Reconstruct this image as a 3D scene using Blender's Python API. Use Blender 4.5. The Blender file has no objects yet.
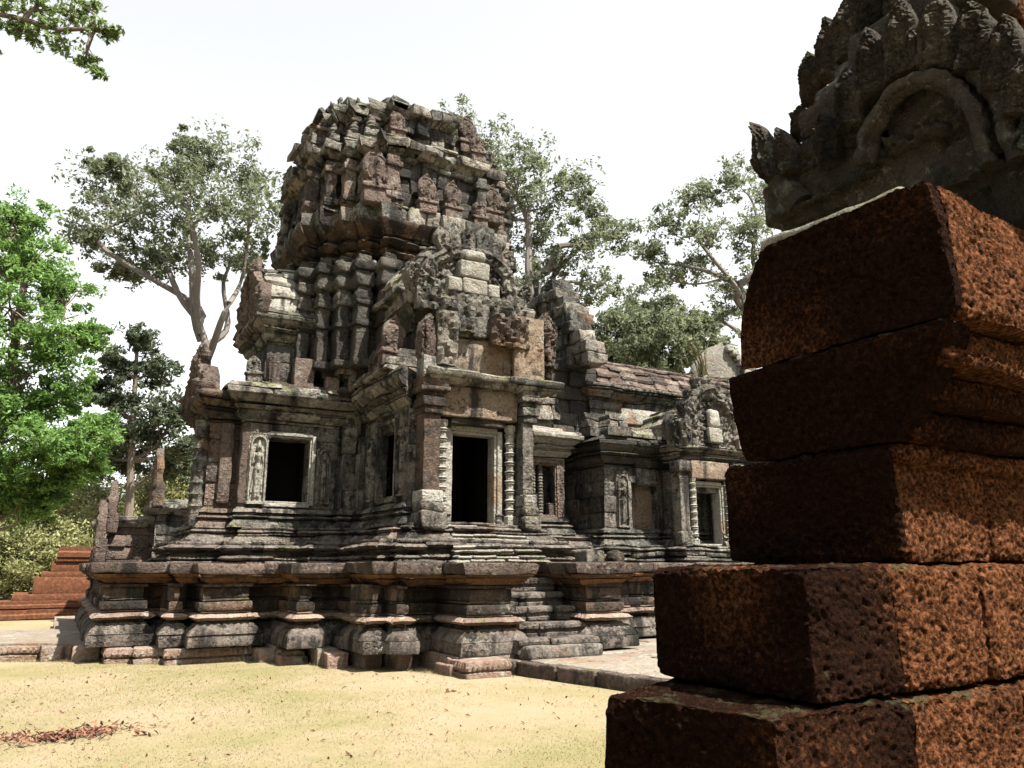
import bpy, math, random
import numpy as np
from mathutils import Vector, Matrix

# ------------------------------------------------------------------ camera, sky, sun, exposure
S = bpy.context.scene
COL = S.collection
F_PX, PITCH, YAW, EYE = 780.0, math.radians(13.1), math.radians(29.6), 1.65
cam = bpy.data.cameras.new("camera")
cam.lens = F_PX / 1024 * 36; cam.sensor_width = 36; cam.clip_start = 0.05; cam.clip_end = 2000
camo = bpy.data.objects.new("camera", cam); COL.objects.link(camo)
camo.location = (0, 0, EYE); camo.rotation_euler = (math.pi / 2 + PITCH, 0, -YAW)
S.camera = camo

SUN_EL, SUN_AZ = math.radians(60), math.radians(153)      # azimuth clockwise from +Y
W = bpy.data.worlds.new("World"); S.world = W; W.use_nodes = True
nt = W.node_tree; nt.nodes.clear()
sky = nt.nodes.new("ShaderNodeTexSky"); sky.sky_type = 'NISHITA'; sky.sun_disc = False
sky.sun_elevation = SUN_EL; sky.sun_rotation = SUN_AZ
sky.air_density = 1.5; sky.dust_density = 0.8; sky.ozone_density = 1.0; sky.altitude = 20
hs = nt.nodes.new("ShaderNodeHueSaturation"); hs.inputs['Saturation'].default_value = 0.1
bg = nt.nodes.new("ShaderNodeBackground"); bg.inputs[1].default_value = 0.084
wo = nt.nodes.new("ShaderNodeOutputWorld")
nt.links.new(sky.outputs[0], hs.inputs['Color']); nt.links.new(hs.outputs[0], bg.inputs[0]); nt.links.new(bg.outputs[0], wo.inputs[0])

sl = bpy.data.lights.new("sun", 'SUN'); sl.energy = 5.0; sl.angle = math.radians(0.5); sl.color = (1, 0.94, 0.84)
so = bpy.data.objects.new("sun", sl); COL.objects.link(so)
sd = Vector((math.sin(SUN_AZ) * math.cos(SUN_EL), math.cos(SUN_AZ) * math.cos(SUN_EL), math.sin(SUN_EL)))
so.rotation_euler = sd.to_track_quat('Z', 'Y').to_euler()
vs = S.view_settings; vs.view_transform = 'Standard'; vs.look = 'None'; vs.gamma = 1; vs.exposure = 1.75
vs.use_curve_mapping = False

# ------------------------------------------------------------------ small helpers
def P(px, py, D):
    """point at forward distance D (metres) seen at pixel px,py of the reference camera"""
    x = (px - 512) / F_PX; y = (384 - py) / F_PX
    c, s = math.cos(PITCH), math.sin(PITCH)
    fw = c - y * s; up = s + y * c; k = D / fw
    return np.array((k * (math.sin(YAW) * fw + math.cos(YAW) * x), k * (math.cos(YAW) * fw - math.sin(YAW) * x), EYE + k * up))

def _hash(ix, iy, iz, seed):
    h = (ix * 374761393 + iy * 668265263 + iz * 2147483647 + seed * 974634777) & 0xffffffff
    h = ((h ^ (h >> 13)) * 1274126177) & 0xffffffff
    h = h ^ (h >> 16)
    return (h & 0xffffff) / float(0xffffff)

def vn(Pt, f=1.0, seed=0):
    p = np.asarray(Pt, float) * f + 1000.5
    i = np.floor(p).astype(np.int64); t = p - i; t = t * t * (3 - 2 * t)
    r = 0
    for dx in (0, 1):
        wx = t[:, 0] if dx else 1 - t[:, 0]
        for dy in (0, 1):
            wy = t[:, 1] if dy else 1 - t[:, 1]
            for dz in (0, 1):
                wz = t[:, 2] if dz else 1 - t[:, 2]
                r = r + wx * wy * wz * _hash(i[:, 0] + dx, i[:, 1] + dy, i[:, 2] + dz, seed)
    return r * 2 - 1

def fbm(Pt, f=1.0, seed=0, o=3):
    r = 0; a = 1; s = 0
    for k in range(o):
        r = r + a * vn(Pt, f * 2 ** k, seed + k * 17); s += a; a *= .5
    return r / s

def worley(Pt, f, seed=0):
    p = np.asarray(Pt, float) * f + 1000.5
    i = np.floor(p).astype(np.int64); best = np.full(len(p), 9.0)
    for dx in (-1, 0, 1):
        for dy in (-1, 0, 1):
            for dz in (-1, 0, 1):
                c = i + (dx, dy, dz)
                o = np.stack([_hash(c[:, 0], c[:, 1], c[:, 2], seed + q) for q in (1, 2, 3)], 1)
                best = np.minimum(best, (((c + o) - p) ** 2).sum(1))
    return np.sqrt(best)

def scroll(X, Z, size, seed=0):
    """foliage scrolls: spiral volutes round scattered centres, 0..1"""
    p = np.stack([X.ravel(), Z.ravel(), np.zeros(X.size)], 1) / size + 500.5
    i = np.floor(p).astype(np.int64); best = np.full(len(p), 9.0); bx = np.zeros(len(p)); bz = np.zeros(len(p)); sg = np.ones(len(p)); ph = np.zeros(len(p))
    for dx in (-1, 0, 1):
        for dz in (-1, 0, 1):
            a, c_ = i[:, 0] + dx, i[:, 1] + dz; zz = np.zeros_like(a)
            ox = .2 + .6 * _hash(a, c_, zz, seed + 1); oz = .2 + .6 * _hash(a, c_, zz, seed + 2)
            vx = p[:, 0] - a - ox; vz = p[:, 1] - c_ - oz; d = np.hypot(vx, vz); k = d < best
            best = np.where(k, d, best); bx = np.where(k, vx, bx); bz = np.where(k, vz, bz)
            hs_ = _hash(a, c_, zz, seed + 3); sg = np.where(k, np.where(hs_ > .5, 1, -1), sg); ph = np.where(k, hs_ * 12, ph)
    th = np.arctan2(bz, bx) * sg
    h = (.5 + .5 * np.cos(th + best * 13 + ph)) * .55 + np.clip(1 - best * 1.25, 0, 1) * .6 + .12 * np.cos(th * 7 + ph) * np.clip(best * 2, 0, 1)
    return h.reshape(X.shape)

def empty(name, loc, label=None, cat=None, group=None):
    o = bpy.data.objects.new(name, None); COL.objects.link(o); o.location = loc; o.empty_display_size = .2
    return tag(o, label, cat, group)

def tag(o, label=None, cat=None, group=None, kind=None):
    if label: o['label'] = label
    if cat: o['category'] = cat
    if group: o['group'] = group
    if kind: o['kind'] = kind
    return o

def origin_of(o):
    v = Vector((0, 0, 0))
    while o is not None:
        v = v + o.location; o = o.parent
    return v

class MB:
    def __init__(s): s.v = []; s.q = []; s.n = []; s.t = []; s.c = 0
    def add(s, V, quads=None, ngons=(), tone=.5):
        V = np.asarray(V, float).reshape(-1, 3)
        if quads is not None and len(quads): s.q.append(np.asarray(quads, np.int64).reshape(-1, 4) + s.c)
        for g in ngons: s.n.append([int(i) + s.c for i in g])
        s.v.append(V); s.t.append(np.broadcast_to(np.asarray(tone, float), (len(V),)).copy()); s.c += len(V)
    def build(s, name, mat, parent=None, erode=None, sharp=38, smooth=True, loc=None):
        if not s.v: return None
        V = np.concatenate(s.v); T = np.concatenate(s.t)
        if erode:
            for (a, f, sd_) in erode:
                V = V + a * np.stack([vn(V, f, sd_), vn(V, f, sd_ + 5), .7 * vn(V, f, sd_ + 9)], 1)
        off = np.array(origin_of(parent)) if parent else np.zeros(3)
        if loc is not None: off = off + np.array(loc)
        V = V - off
        faces = []
        if s.q: faces += np.concatenate(s.q).tolist()
        faces += s.n
        me = bpy.data.meshes.new(name); me.from_pydata(V.tolist(), [], faces)
        at = me.attributes.new("tone", 'FLOAT', 'POINT'); at.data.foreach_set("value", T.astype(np.float32))
        me.materials.append(mat)
        if smooth:
            me.shade_smooth()
            if sharp: me.set_sharp_from_angle(angle=math.radians(sharp))
        me.update()
        o = bpy.data.objects.new(name, me); COL.objects.link(o)
        if parent: o.parent = parent
        if loc is not None: o.location = loc
        return o

def grid_quads(nu, nv, off=0, flip=False):
    a = np.arange(nu - 1)[:, None] * nv + np.arange(nv - 1)[None, :] + off
    q = np.stack([a, a + 1, a + nv + 1, a + nv], -1).reshape(-1, 4)
    return q if flip else q[:, ::-1]

def rbox(mb, c, size, rz=0, r=.03, step=.2, tone=.5, tilt=(0, 0)):
    """box with rounded edges, enough cross cuts to be worn by the erosion"""
    h = np.array(size, float) / 2; r = min(r, *(h * .9))
    cs = []
    for a in range(3):
        n = max(2, int(2 * h[a] / step) + 1)
        cs.append(np.concatenate(([-h[a], -h[a] + r * .35], np.linspace(-h[a] + r, h[a] - r, n), [h[a] - r * .35, h[a]])))
    Vs = []; Qs = []; k = 0
    for a in range(3):
        b, d = (a + 1) % 3, (a + 2) % 3
        G = np.stack(np.meshgrid(cs[b], cs[d], indexing='ij'), -1).reshape(-1, 2)
        for sg in (-1, 1):
            p = np.zeros((len(G), 3)); p[:, a] = sg * h[a]; p[:, b] = G[:, 0]; p[:, d] = G[:, 1]
            inn = np.clip(p, -(h - r), h - r); dv = p - inn
            L = np.linalg.norm(dv, axis=1, keepdims=True); p = inn + dv / np.maximum(L, 1e-9) * r
            Vs.append(p); Qs.append(grid_quads(len(cs[b]), len(cs[d]), k, flip=(sg < 0))); k += len(p)
    V = np.concatenate(Vs)
    if tilt[0] or tilt[1]:
        m = np.array(Matrix.Rotation(tilt[0], 3, 'X') @ Matrix.Rotation(tilt[1], 3, 'Y')); V = V @ m.T
    co, si = math.cos(rz), math.sin(rz)
    V = np.stack([V[:, 0] * co - V[:, 1] * si, V[:, 0] * si + V[:, 1] * co, V[:, 2]], 1) + np.array(c)
    mb.add(V, np.concatenate(Qs), tone=tone)

def box2(mb, x0, x1, y0, y1, z0, z1, **k):
    rbox(mb, ((x0 + x1) / 2, (y0 + y1) / 2, (z0 + z1) / 2), (x1 - x0, y1 - y0, z1 - z0), **k)

def ring(mb, poly, prof, depth=.35, rnd=None, blk=(.45, 1.0), step=.22, jit=.015, petal=None, skip=None, openings=None,
         edges=None, closed=True, tone=(.2, .8), pillow=.018):
    """one course of dressed blocks laid along a plan polygon (CCW); prof = [(out, z)...] bottom to top"""
    rnd = rnd or random.Random(1)
    n = len(poly); pts = [np.array(p, float) for p in poly]
    ne = n if closed else n - 1
    dirs = []
    for i in range(ne):
        d = pts[(i + 1) % n] - pts[i]; dirs.append(d / np.linalg.norm(d))
    po = np.array([p[0] for p in prof]); pz = np.array([p[1] for p in prof])
    zmid = (pz[0] + pz[-1]) / 2
    for i in range(ne):
        if edges is not None and i not in edges: continue
        p = pts[i]; d = dirs[i]; L = np.linalg.norm(pts[(i + 1) % n] - p); nr = np.array((d[1], -d[0]))
        def turn(a, b): return math.tan(math.atan2(a[0] * b[1] - a[1] * b[0], a @ b) / 2)
        ts = turn(dirs[i - 1], d) if (closed or i > 0) else 0
        te = turn(d, dirs[(i + 1) % ne]) if (closed or i < ne - 1) else 0
        lim_ = .46 * L if (ts < 0 and te < 0) else 9.0
        dep = min(depth, .48 * L) if (ts > 0 or te > 0) else depth
        cuts = [0.0]; ops = [o for o in (openings or {}).get(i, []) if o[2] <= zmid <= o[3]]
        forced = sorted([o[0] for o in ops] + [o[1] for o in ops] + [L])
        for fz in forced:
            while fz - cuts[-1] > blk[1] * 1.25: cuts.append(cuts[-1] + rnd.uniform(*blk))
            if fz - cuts[-1] < .12 and len(cuts) > 1 and cuts[-1] not in forced: cuts[-1] = fz
            else: cuts.append(fz)
        for b in range(len(cuts) - 1):
            s0, s1 = cuts[b], cuts[b + 1]
            sm = (s0 + s1) / 2
            if s1 - s0 < 1e-4 or any(o[0] < sm < o[1] for o in ops): continue
            jo = rnd.gauss(0, jit); jz = rnd.gauss(0, jit * .3); tn = rnd.uniform(*tone); jr = rnd.gauss(0, jit * .7)
            mid = p + d * sm
            if skip is not None and skip(mid[0] + nr[0] * po.max(), mid[1] + nr[1] * po.max(), zmid, rnd): continue
            st = step if petal is None else petal[1] / 5
            k = max(2, int((s1 - s0) / st) + 1)
            us = np.concatenate(([0], np.linspace(.03 / max(.1, s1 - s0), 1 - .03 / max(.1, s1 - s0), k), [1]))
            first, last = (b == 0), (b == len(cuts) - 2)
            V = []
            for ui, u in enumerate(us):
                o = np.minimum(po + jo + jr * (u - .5), lim_); z = pz + jz
                if petal is not None:
                    sA = s0 + (s1 - s0) * u
                    w = np.sin(np.pi * np.arange(len(po)) / (len(po) - 1)); o = o + petal[0] * (abs(math.sin(math.pi * sA / petal[1])) - .5) * w
                if ui in (0, len(us) - 1):
                    e = (ui == 0 and not (first and ts != 0)) or (ui > 0 and not (last and te != 0))
                    if e: o = o - pillow; z = zmid + jz + (pz - zmid) * (1 - pillow / max(.05, (pz[-1] - pz[0])))
                oo = np.concatenate(([-dep], o, [-dep])); zz = np.concatenate(([z[0]], z, [z[-1]]))
                a0 = s0 - (oo * ts if first else 0); a1 = s1 + (oo * te if last else 0)
                s_ = a0 + (a1 - a0) * u + np.zeros(len(oo))
                xy = p[None] + d[None] * s_[:, None] + nr[None] * oo[:, None]
                V.append(np.concatenate([xy, zz[:, None]], 1))
            m = len(po) + 2; K = len(us)
            V = np.concatenate(V)
            ii = np.arange(K - 1)[:, None] * m; jj = np.arange(m)[None, :]; j2 = (jj + 1) % m
            q = np.stack([ii + jj, ii + m + jj, ii + m + j2, ii + j2], -1).reshape(-1, 4)
            mb.add(V, q, [list(range(m)), list(range((K - 1) * m, K * m))[::-1]], tone=tn)

def mould(mb, poly, z0, spec, rnd, scale=1.0, **kw):
    """stack of moulded courses. spec: (kind, height, out0, out1[, petal])"""
    z = z0
    for sp in spec:
        kind, h, a, b = sp[:4]; pet = sp[4] if len(sp) > 4 else None
        h = h * scale; z1 = z + h
        if kind == 'torus':
            pr = [(a - .35 * h, z + .004), (a, z + .12 * h), (b + .16 * h, z + .5 * h), (a, z + .88 * h), (a - .35 * h, z1 - .004)]
        elif kind == 'cyma':
            c = (a + b) / 2
            pr = [(a, z + .004), (a + (b - a) * .12, z + .22 * h), (c + .02, z + .52 * h), (b - (b - a) * .12, z + .8 * h), (b, z1 - .004)]
        elif kind == 'wall':
            pr = [(a - .012, z + .003), (a, z + .03), (b, z1 - .03), (b - .012, z1 - .003)]
        else:
            pr = [(a - .02, z + .004), (a, z + .025), ((a + b) / 2, (z + z1) / 2), (b, z1 - .03), (b - .025, z1 - .004)]
        ring(mb, poly, pr, rnd=rnd, petal=pet, **kw)
        z = z1
    return z

def wall_courses(z0, z1, hs, out=0):
    sp = []; z = z0; k = 0
    while z < z1 - .05:
        h = min(hs[k % len(hs)], z1 - z)
        if z1 - z - h < .12: h = z1 - z
        sp.append(('wall', h, out, out)); z += h; k += 1
    return sp

def solid(mb, poly, z0, z1, inset=0, tone=.3):
    n = len(poly); V = [(x, y, z0) for x, y in poly] + [(x, y, z1) for x, y in poly]
    mb.add(V, [[i, (i + 1) % n, n + (i + 1) % n, n + i] for i in range(n)], [list(range(n))[::-1], list(range(n, 2 * n))], tone=tone)

def lathe(mb, c, prof, sides=10, tone=.5, n_=None):
    a = np.arange(sides) / sides * 2 * math.pi
    V = []
    for r, z in prof: V.append(np.stack([c[0] + r * np.cos(a), c[1] + r * np.sin(a), np.full(sides, c[2] + z)], 1))
    V = np.concatenate(V); K = len(prof)
    ii = np.arange(K - 1)[:, None] * sides; jj = np.arange(sides)[None, :]; j2 = (jj + 1) % sides
    q = np.stack([ii + jj, ii + j2, ii + sides + j2, ii + sides + jj], -1).reshape(-1, 4)
    mb.add(V, q, [list(range(sides))[::-1], list(range((K - 1) * sides, K * sides))], tone=tone)

def tube(mb, pts, rad, sides=7, tone=.5):
    pts = np.asarray(pts, float); n = len(pts)
    T = np.gradient(pts, axis=0); T /= np.linalg.norm(T, axis=1, keepdims=True) + 1e-9
    ref = np.array((.31, .17, .93)) if abs(T[:, 2]).mean() < .9 else np.array((1, .1, 0))
    U = np.cross(T, ref); U /= np.linalg.norm(U, axis=1, keepdims=True) + 1e-9; B = np.cross(T, U)
    a = np.arange(sides) / sides * 2 * math.pi
    V = pts[:, None] + np.asarray(rad)[:, None, None] * (U[:, None] * np.cos(a)[None, :, None] + B[:, None] * np.sin(a)[None, :, None])
    ii = np.arange(n - 1)[:, None] * sides; jj = np.arange(sides)[None, :]; j2 = (jj + 1) % sides
    q = np.stack([ii + jj, ii + j2, ii + sides + j2, ii + sides + jj], -1).reshape(-1, 4)
    mb.add(V.reshape(-1, 3), q, [list(range(sides))[::-1], list(range((n - 1) * sides, n * sides))], tone=tone)

def relief(mb, o, u, v, n, half, hgt, nu, nz, hfun, back=.1, tone=.5):
    """carved slab: outline half-width half(z01), front height hfun(x, z) in metres above the slab face"""
    o, u, v, n = (np.array(k, float) for k in (o, u, v, n))
    zz = np.linspace(0, 1, nz); uu = np.linspace(-1, 1, nu)
    Z, U = np.meshgrid(zz, uu, indexing='ij')
    hw = np.array([half(t) for t in zz])[:, None]
    X = U * hw; H = hfun(X, Z * hgt)
    edge = np.clip((1 - np.abs(U)) * hw / .03, 0, 1) * .6 + .4
    Fr = o + u * X[..., None] + v * (Z * hgt)[..., None] + n * (H * edge)[..., None]
    Bk = o + u * X[..., None] + v * (Z * hgt)[..., None] - n * back
    mb.add(np.concatenate([Fr.reshape(-1, 3), Bk.reshape(-1, 3)]), None, tone=tone)
    mb.c -= 2 * nu * nz; c0 = mb.c
    q = [grid_quads(nz, nu, 0, True), grid_quads(nz, nu, nu * nz, False)]
    N = nu * nz
    per = [i for i in range(nu)] + [(j + 1) * nu - 1 for j in range(1, nz)] + [N - 1 - i for i in range(1, nu)] + [j * nu for j in range(nz - 2, 0, -1)]
    s_ = [[per[i], per[i] + N, per[(i + 1) % len(per)] + N, per[(i + 1) % len(per)]] for i in range(len(per))]
    mb.q.append(np.concatenate(q + [np.array(s_)]) + c0); mb.c += 2 * nu * nz

def leafhalf(w, sh=.55):
    return lambda t: w * max(.03, (1 - max(0, (t - sh) / (1 - sh)) ** 1.7) * (.82 + .18 * math.sin(t / sh * math.pi * .5) if t < sh else 1.0))

def leafslab(mb, o, u, v, n, w, h, t, seed=0, tone=.5, res=1.0, figure=True):
    rs = random.Random(seed); ph = rs.random() * 9
    def hf(X, Z):
        z = Z / h; x = X / w
        sc = scroll(np.abs(X) + seed, Z, max(w * .55, .035), seed)
        rim = np.clip(1 - np.abs(np.abs(x) - .78) / .14, 0, 1) * (z < .75)
        body = np.exp(-((x / .26) ** 2)) * np.clip(1.0 - z * 1.2, 0, 1) + 1.0 * np.exp(-((x / .2) ** 2 + ((z - .6) / .1) ** 2)) if figure else np.exp(-((x / .16) ** 2)) * .5
        return t * (.3 + .55 * sc + .3 * rim + .75 * body)
    relief(mb, o, u, v, n, leafhalf(w), h, max(7, int(17 * res)), max(8, int(24 * res)), hf, back=t * .9, tone=tone)

# ------------------------------------------------------------------ materials
class NB:
    def __init__(s, name):
        s.m = bpy.data.materials.new(name); s.m.use_nodes = True; s.t = s.m.node_tree; s.t.nodes.clear()
        s.out = s.t.nodes.new("ShaderNodeOutputMaterial"); s.pos = s.n("ShaderNodeNewGeometry")
        s.b = s.n("ShaderNodeBsdfPrincipled"); s.b.inputs['Specular IOR Level'].default_value = .2
        s.l(s.b.outputs[0], s.out.inputs[0])
    def n(s, t, **k):
        x = s.t.nodes.new(t)
        for a, b in k.items(): setattr(x, a, b)
        return x
    def l(s, a, b): s.t.links.new(a, b)
    def P(s, sc=(1, 1, 1)):
        if sc == (1, 1, 1): return s.pos.outputs['Position']
        m = s.n("ShaderNodeVectorMath", operation='MULTIPLY'); s.l(s.pos.outputs['Position'], m.inputs[0]); m.inputs[1].default_value = sc
        return m.outputs[0]
    def noise(s, f, d=4, r=.6, sc=(1, 1, 1), dist=0):
        x = s.n("ShaderNodeTexNoise"); x.inputs['Scale'].default_value = f; x.inputs['Detail'].default_value = d
        x.inputs['Roughness'].default_value = r; x.inputs['Distortion'].default_value = dist; s.l(s.P(sc), x.inputs['Vector']); return x.outputs[0]
    def vor(s, f, feat='F1', sc=(1, 1, 1), vec=None):
        x = s.n("ShaderNodeTexVoronoi"); x.feature = feat; x.inputs['Scale'].default_value = f; s.l(vec or s.P(sc), x.inputs['Vector']); return x.outputs[0]
    def ss(s, v, a, b, hi=1.0):
        x = s.n("ShaderNodeMapRange"); x.interpolation_type = 'SMOOTHSTEP'; s.l(v, x.inputs[0])
        x.inputs[1].default_value = a; x.inputs[2].default_value = b; x.inputs[3].default_value = 0; x.inputs[4].default_value = hi; return x.outputs[0]
    def math(s, op, a, b):
        x = s.n("ShaderNodeMath", operation=op)
        for i, q in enumerate((a, b)):
            if isinstance(q, (int, float)): x.inputs[i].default_value = q
            else: s.l(q, x.inputs[i])
        return x.outputs[0]
    def mix(s, f, a, b, mode='MIX'):
        x = s.n("ShaderNodeMix"); x.data_type = 'RGBA'; x.blend_type = mode
        for i, q in ((0, f), (6, a), (7, b)):
            if isinstance(q, (int, float)): x.inputs[i].default_value = q
            elif isinstance(q, tuple): x.inputs[i].default_value = (*q, 1)
            else: s.l(q, x.inputs[i])
        return x.outputs[2]
    def ramp(s, v, stops):
        x = s.n("ShaderNodeValToRGB"); s.l(v, x.inputs[0]); e = x.color_ramp.elements
        while len(e) < len(stops): e.new(.5)
        for i, (p, c) in enumerate(stops): e[i].position = p; e[i].color = (*c, 1)
        return x.outputs[0]
    def attr(s, nm):
        x = s.n("ShaderNodeAttribute"); x.attribute_name = nm; return x.outputs['Fac']
    def up(s):
        x = s.n("ShaderNodeSeparateXYZ"); s.l(s.pos.outputs['Normal'], x.inputs[0]); return x.outputs[2]
    def bump(s, h, st, dist, prev=None):
        x = s.n("ShaderNodeBump"); x.inputs['Strength'].default_value = st; x.inputs['Distance'].default_value = dist
        s.l(h, x.inputs['Height'])
        if prev: s.l(prev, x.inputs['Normal'])
        return x.outputs[0]
    def done(s, col, rough=.9, nrm=None):
        if isinstance(col, tuple): s.b.inputs['Base Color'].default_value = (*col, 1)
        else: s.l(col, s.b.inputs['Base Color'])
        s.b.inputs['Roughness'].default_value = rough
        if nrm: s.l(nrm, s.b.inputs['Normal'])
        return s.m

def stone(name, pal, black=.5, pale=.3, moss=.3, ochre=.2, carve=.0, cf=14.0):
    b = NB(name)
    c = b.ramp(b.math('ADD', b.attr('tone'), b.math('MULTIPLY', b.math('SUBTRACT', b.noise(1.3, 3), .5), .7)), pal)
    fine = b.noise(22, 6, .7)
    c = b.mix(.75, c, b.ramp(fine, [(.25, (.45, .45, .45)), (.75, (1.35, 1.35, 1.35))]), 'MULTIPLY')
    if ochre: c = b.mix(b.ss(b.noise(.9, 3, .5), .62 - .16 * ochre, .72, .75), c, (.185, .105, .055))
    # pale crust lichen
    c = b.mix(b.math('MULTIPLY', b.ss(b.noise(2.3, 5, .65), .62 - .22 * pale, .74 - .15 * pale), b.ss(b.noise(14, 4, .7), .38, .58, .9)), c, (.31, .32, .275))
    # moss where rain rests
    mo = b.math('MULTIPLY', b.ss(b.up(), .05, .7), b.ss(b.noise(1.7, 4), .62 - .3 * moss, .75 - .2 * moss, .8))
    c = b.mix(mo, c, (.13, .14, .05))
    # small crusts, black and pale, a few centimetres across
    c = b.mix(b.ss(b.noise(12.7, 5, .75), .60 - .1 * pale, .72 - .08 * pale, .6), c, (.33, .32, .275))
    c = b.mix(b.ss(b.noise(9, 6, .8), .58 - .1 * black, .68 - .09 * black, .62), c, (.03, .028, .025))
    # black algae and rain streaks
    st = b.noise(1.0, 4, .6, sc=(2.6, 2.6, .35))
    c = b.mix(b.ss(st, .66 - .22 * black, .76 - .14 * black, .92), c, (.016, .015, .014))
    c = b.mix(b.ss(b.noise(3.1, 6, .75), .64 - .15 * black, .69 - .08 * black, .9), c, (.02, .019, .017))
    h = b.math('ADD', b.math('MULTIPLY', fine, .5), b.noise(6, 4))
    nr = b.bump(h, 1.0, .09)
    if carve:
        vx = b.n("ShaderNodeTexVoronoi"); vx.inputs['Scale'].default_value = cf * .5; vx.inputs['Randomness'].default_value = .3; b.l(b.P(), vx.inputs['Vector'])
        kept = b.ss(b.noise(1.7, 3, .6), .48, .62)
        v = b.math('MULTIPLY', b.math('SINE', b.math('MULTIPLY', vx.outputs[0], 11.0), 0.0), kept); w = b.noise(cf * 1.1, 4, .7, dist=1.5); w2 = b.noise(cf * .35, 3, .6)
        c = b.mix(b.ss(v, -.1, -1.0, .45 * min(1, carve)), c, b.mix(1.0, c, (.4, .38, .36), 'MULTIPLY'))
        nr = b.bump(b.math('ADD', b.math('MULTIPLY', v, .3), b.math('ADD', w, w2)), min(1, carve * 1.4), .08, nr)
    return b.done(c, .92, nr)

GREY = [(0, (.026, .026, .024)), (.3, (.10, .096, .086)), (.55, (.195, .175, .15)), (.8, (.26, .228, .192)), (1, (.36, .345, .31))]
WARM = [(0, (.03, .023, .020)), (.3, (.10, .074, .063)), (.6, (.185, .138, .115)), (.85, (.235, .172, .142)), (1, (.31, .265, .225))]
M_WALL = stone("weathered_sandstone", GREY, .9, .42, .3, .2, carve=.6, cf=13)
M_CARV = stone("carved_sandstone", GREY, .78, .5, .2, .15, carve=.9, cf=15)
M_ROOF = stone("mossy_sandstone", GREY, .72, .55, .6, .1, carve=.35, cf=10)
M_WARM = stone("reddish_sandstone", WARM, .55, .3, .15, .1, carve=.8, cf=16)
M_OCHR = stone("ochre_sandstone", [(0, (.018, .014, .012)), (.4, (.055, .041, .034)), (.8, (.13, .088, .062)), (1, (.2, .135, .09))], .85, .2, .2, .42, carve=.4, cf=12)
M_ORANGE = stone("orange_sandstone", [(0, (.03, .02, .014)), (.45, (.12, .062, .028)), (1, (.25, .125, .052))], .55, .1, .1, .3, carve=.3, cf=12)  # orange palette, used for the cornice underside alone
M_PALE = stone("pale_sandstone", [(0, (.14, .13, .11)), (.5, (.215, .20, .17)), (1, (.31, .30, .265))], .3, .5, .1, .1, carve=.15)
M_LIN = stone("lintel_sandstone", [(0, (.15, .105, .07)), (.5, (.22, .165, .118)), (1, (.28, .23, .175))], .55, .25, .05, .4, carve=.5, cf=14)
b = NB("interior_shade_black"); b.b.inputs["Specular IOR Level"].default_value = .02; M_ROOMSHADE = b.done(b.mix(b.noise(3), (.004, .004, .004), (.012, .011, .010)))  # near-black colour standing in for the shade inside the rooms
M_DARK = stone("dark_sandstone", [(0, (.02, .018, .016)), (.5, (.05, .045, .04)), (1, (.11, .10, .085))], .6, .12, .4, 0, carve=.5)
M_PAVE = stone("paving_sandstone", [(0, (.15, .125, .1)), (.5, (.21, .175, .14)), (1, (.26, .225, .18))], .12, .4, .05, .2)
M_TBASE = stone("terrace_sandstone", [(0, (.09, .08, .07)), (.4, (.18, .15, .13)), (.8, (.25, .21, .18)), (1, (.33, .31, .28))], .74, .4, .15, .1, carve=.7, cf=20)
M_STEP = stone("step_sandstone", [(0, (.13, .115, .10)), (.4, (.22, .195, .165)), (1, (.33, .30, .26))], .25, .5, .1, .1, carve=.5, cf=20)
M_KERB = stone("kerb_sandstone", [(0, (.12, .085, .07)), (.5, (.24, .165, .13)), (1, (.32, .25, .2))], .3, .4, .15, .1, carve=.3, cf=20)

def laterite(name, f=1.0, lit=(.128, .052, .024), bd=1.0):
    b = NB(name); b.b.inputs['Specular IOR Level'].default_value = .02
    n1 = b.noise(95 * f, 5, .8); n0 = b.noise(40 * f, 4, .75); n2 = b.noise(2.2, 4)
    v = b.vor(52 * f, 'F1'); v2 = b.vor(60 * f, 'SMOOTH_F1')
    h = b.math('ADD', b.math('MULTIPLY', n1, .9), b.math('ADD', b.math('MULTIPLY', n0, .8), b.math('MULTIPLY', v2, .5)))
    g = b.noise(230 * f, 3, .8)
    hh_ = b.math('ADD', b.math('MULTIPLY', h, .5), b.math('MULTIPLY', g, .25))
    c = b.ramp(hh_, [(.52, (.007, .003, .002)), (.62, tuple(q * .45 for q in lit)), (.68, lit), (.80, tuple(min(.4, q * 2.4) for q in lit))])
    c = b.mix(b.ss(n2, .45, .75, .5), c, b.mix(1.0, c, (1.5, 1.55, 1.6), 'MULTIPLY'))
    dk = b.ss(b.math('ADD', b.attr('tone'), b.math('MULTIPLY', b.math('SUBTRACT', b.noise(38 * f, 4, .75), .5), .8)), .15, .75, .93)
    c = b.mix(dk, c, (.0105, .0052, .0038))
    c = b.mix(b.ss(b.vor(95 * f), .10, .03), c, (.26, .16, .09))
    c = b.mix(b.math('MULTIPLY', b.ss(b.up(), .3, .8), b.ss(b.noise(7, 6, .75), .52, .62, .7)), c, (.075, .075, .04))
    if bd < 1: c = b.mix(.65, c, lit)
    nr = b.bump(h, bd, .03)
    return b.done(c, .9, nr)
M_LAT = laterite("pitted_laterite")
M_LATF = laterite("far_laterite", f=.25, lit=(.105, .046, .027), bd=.3)

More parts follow.
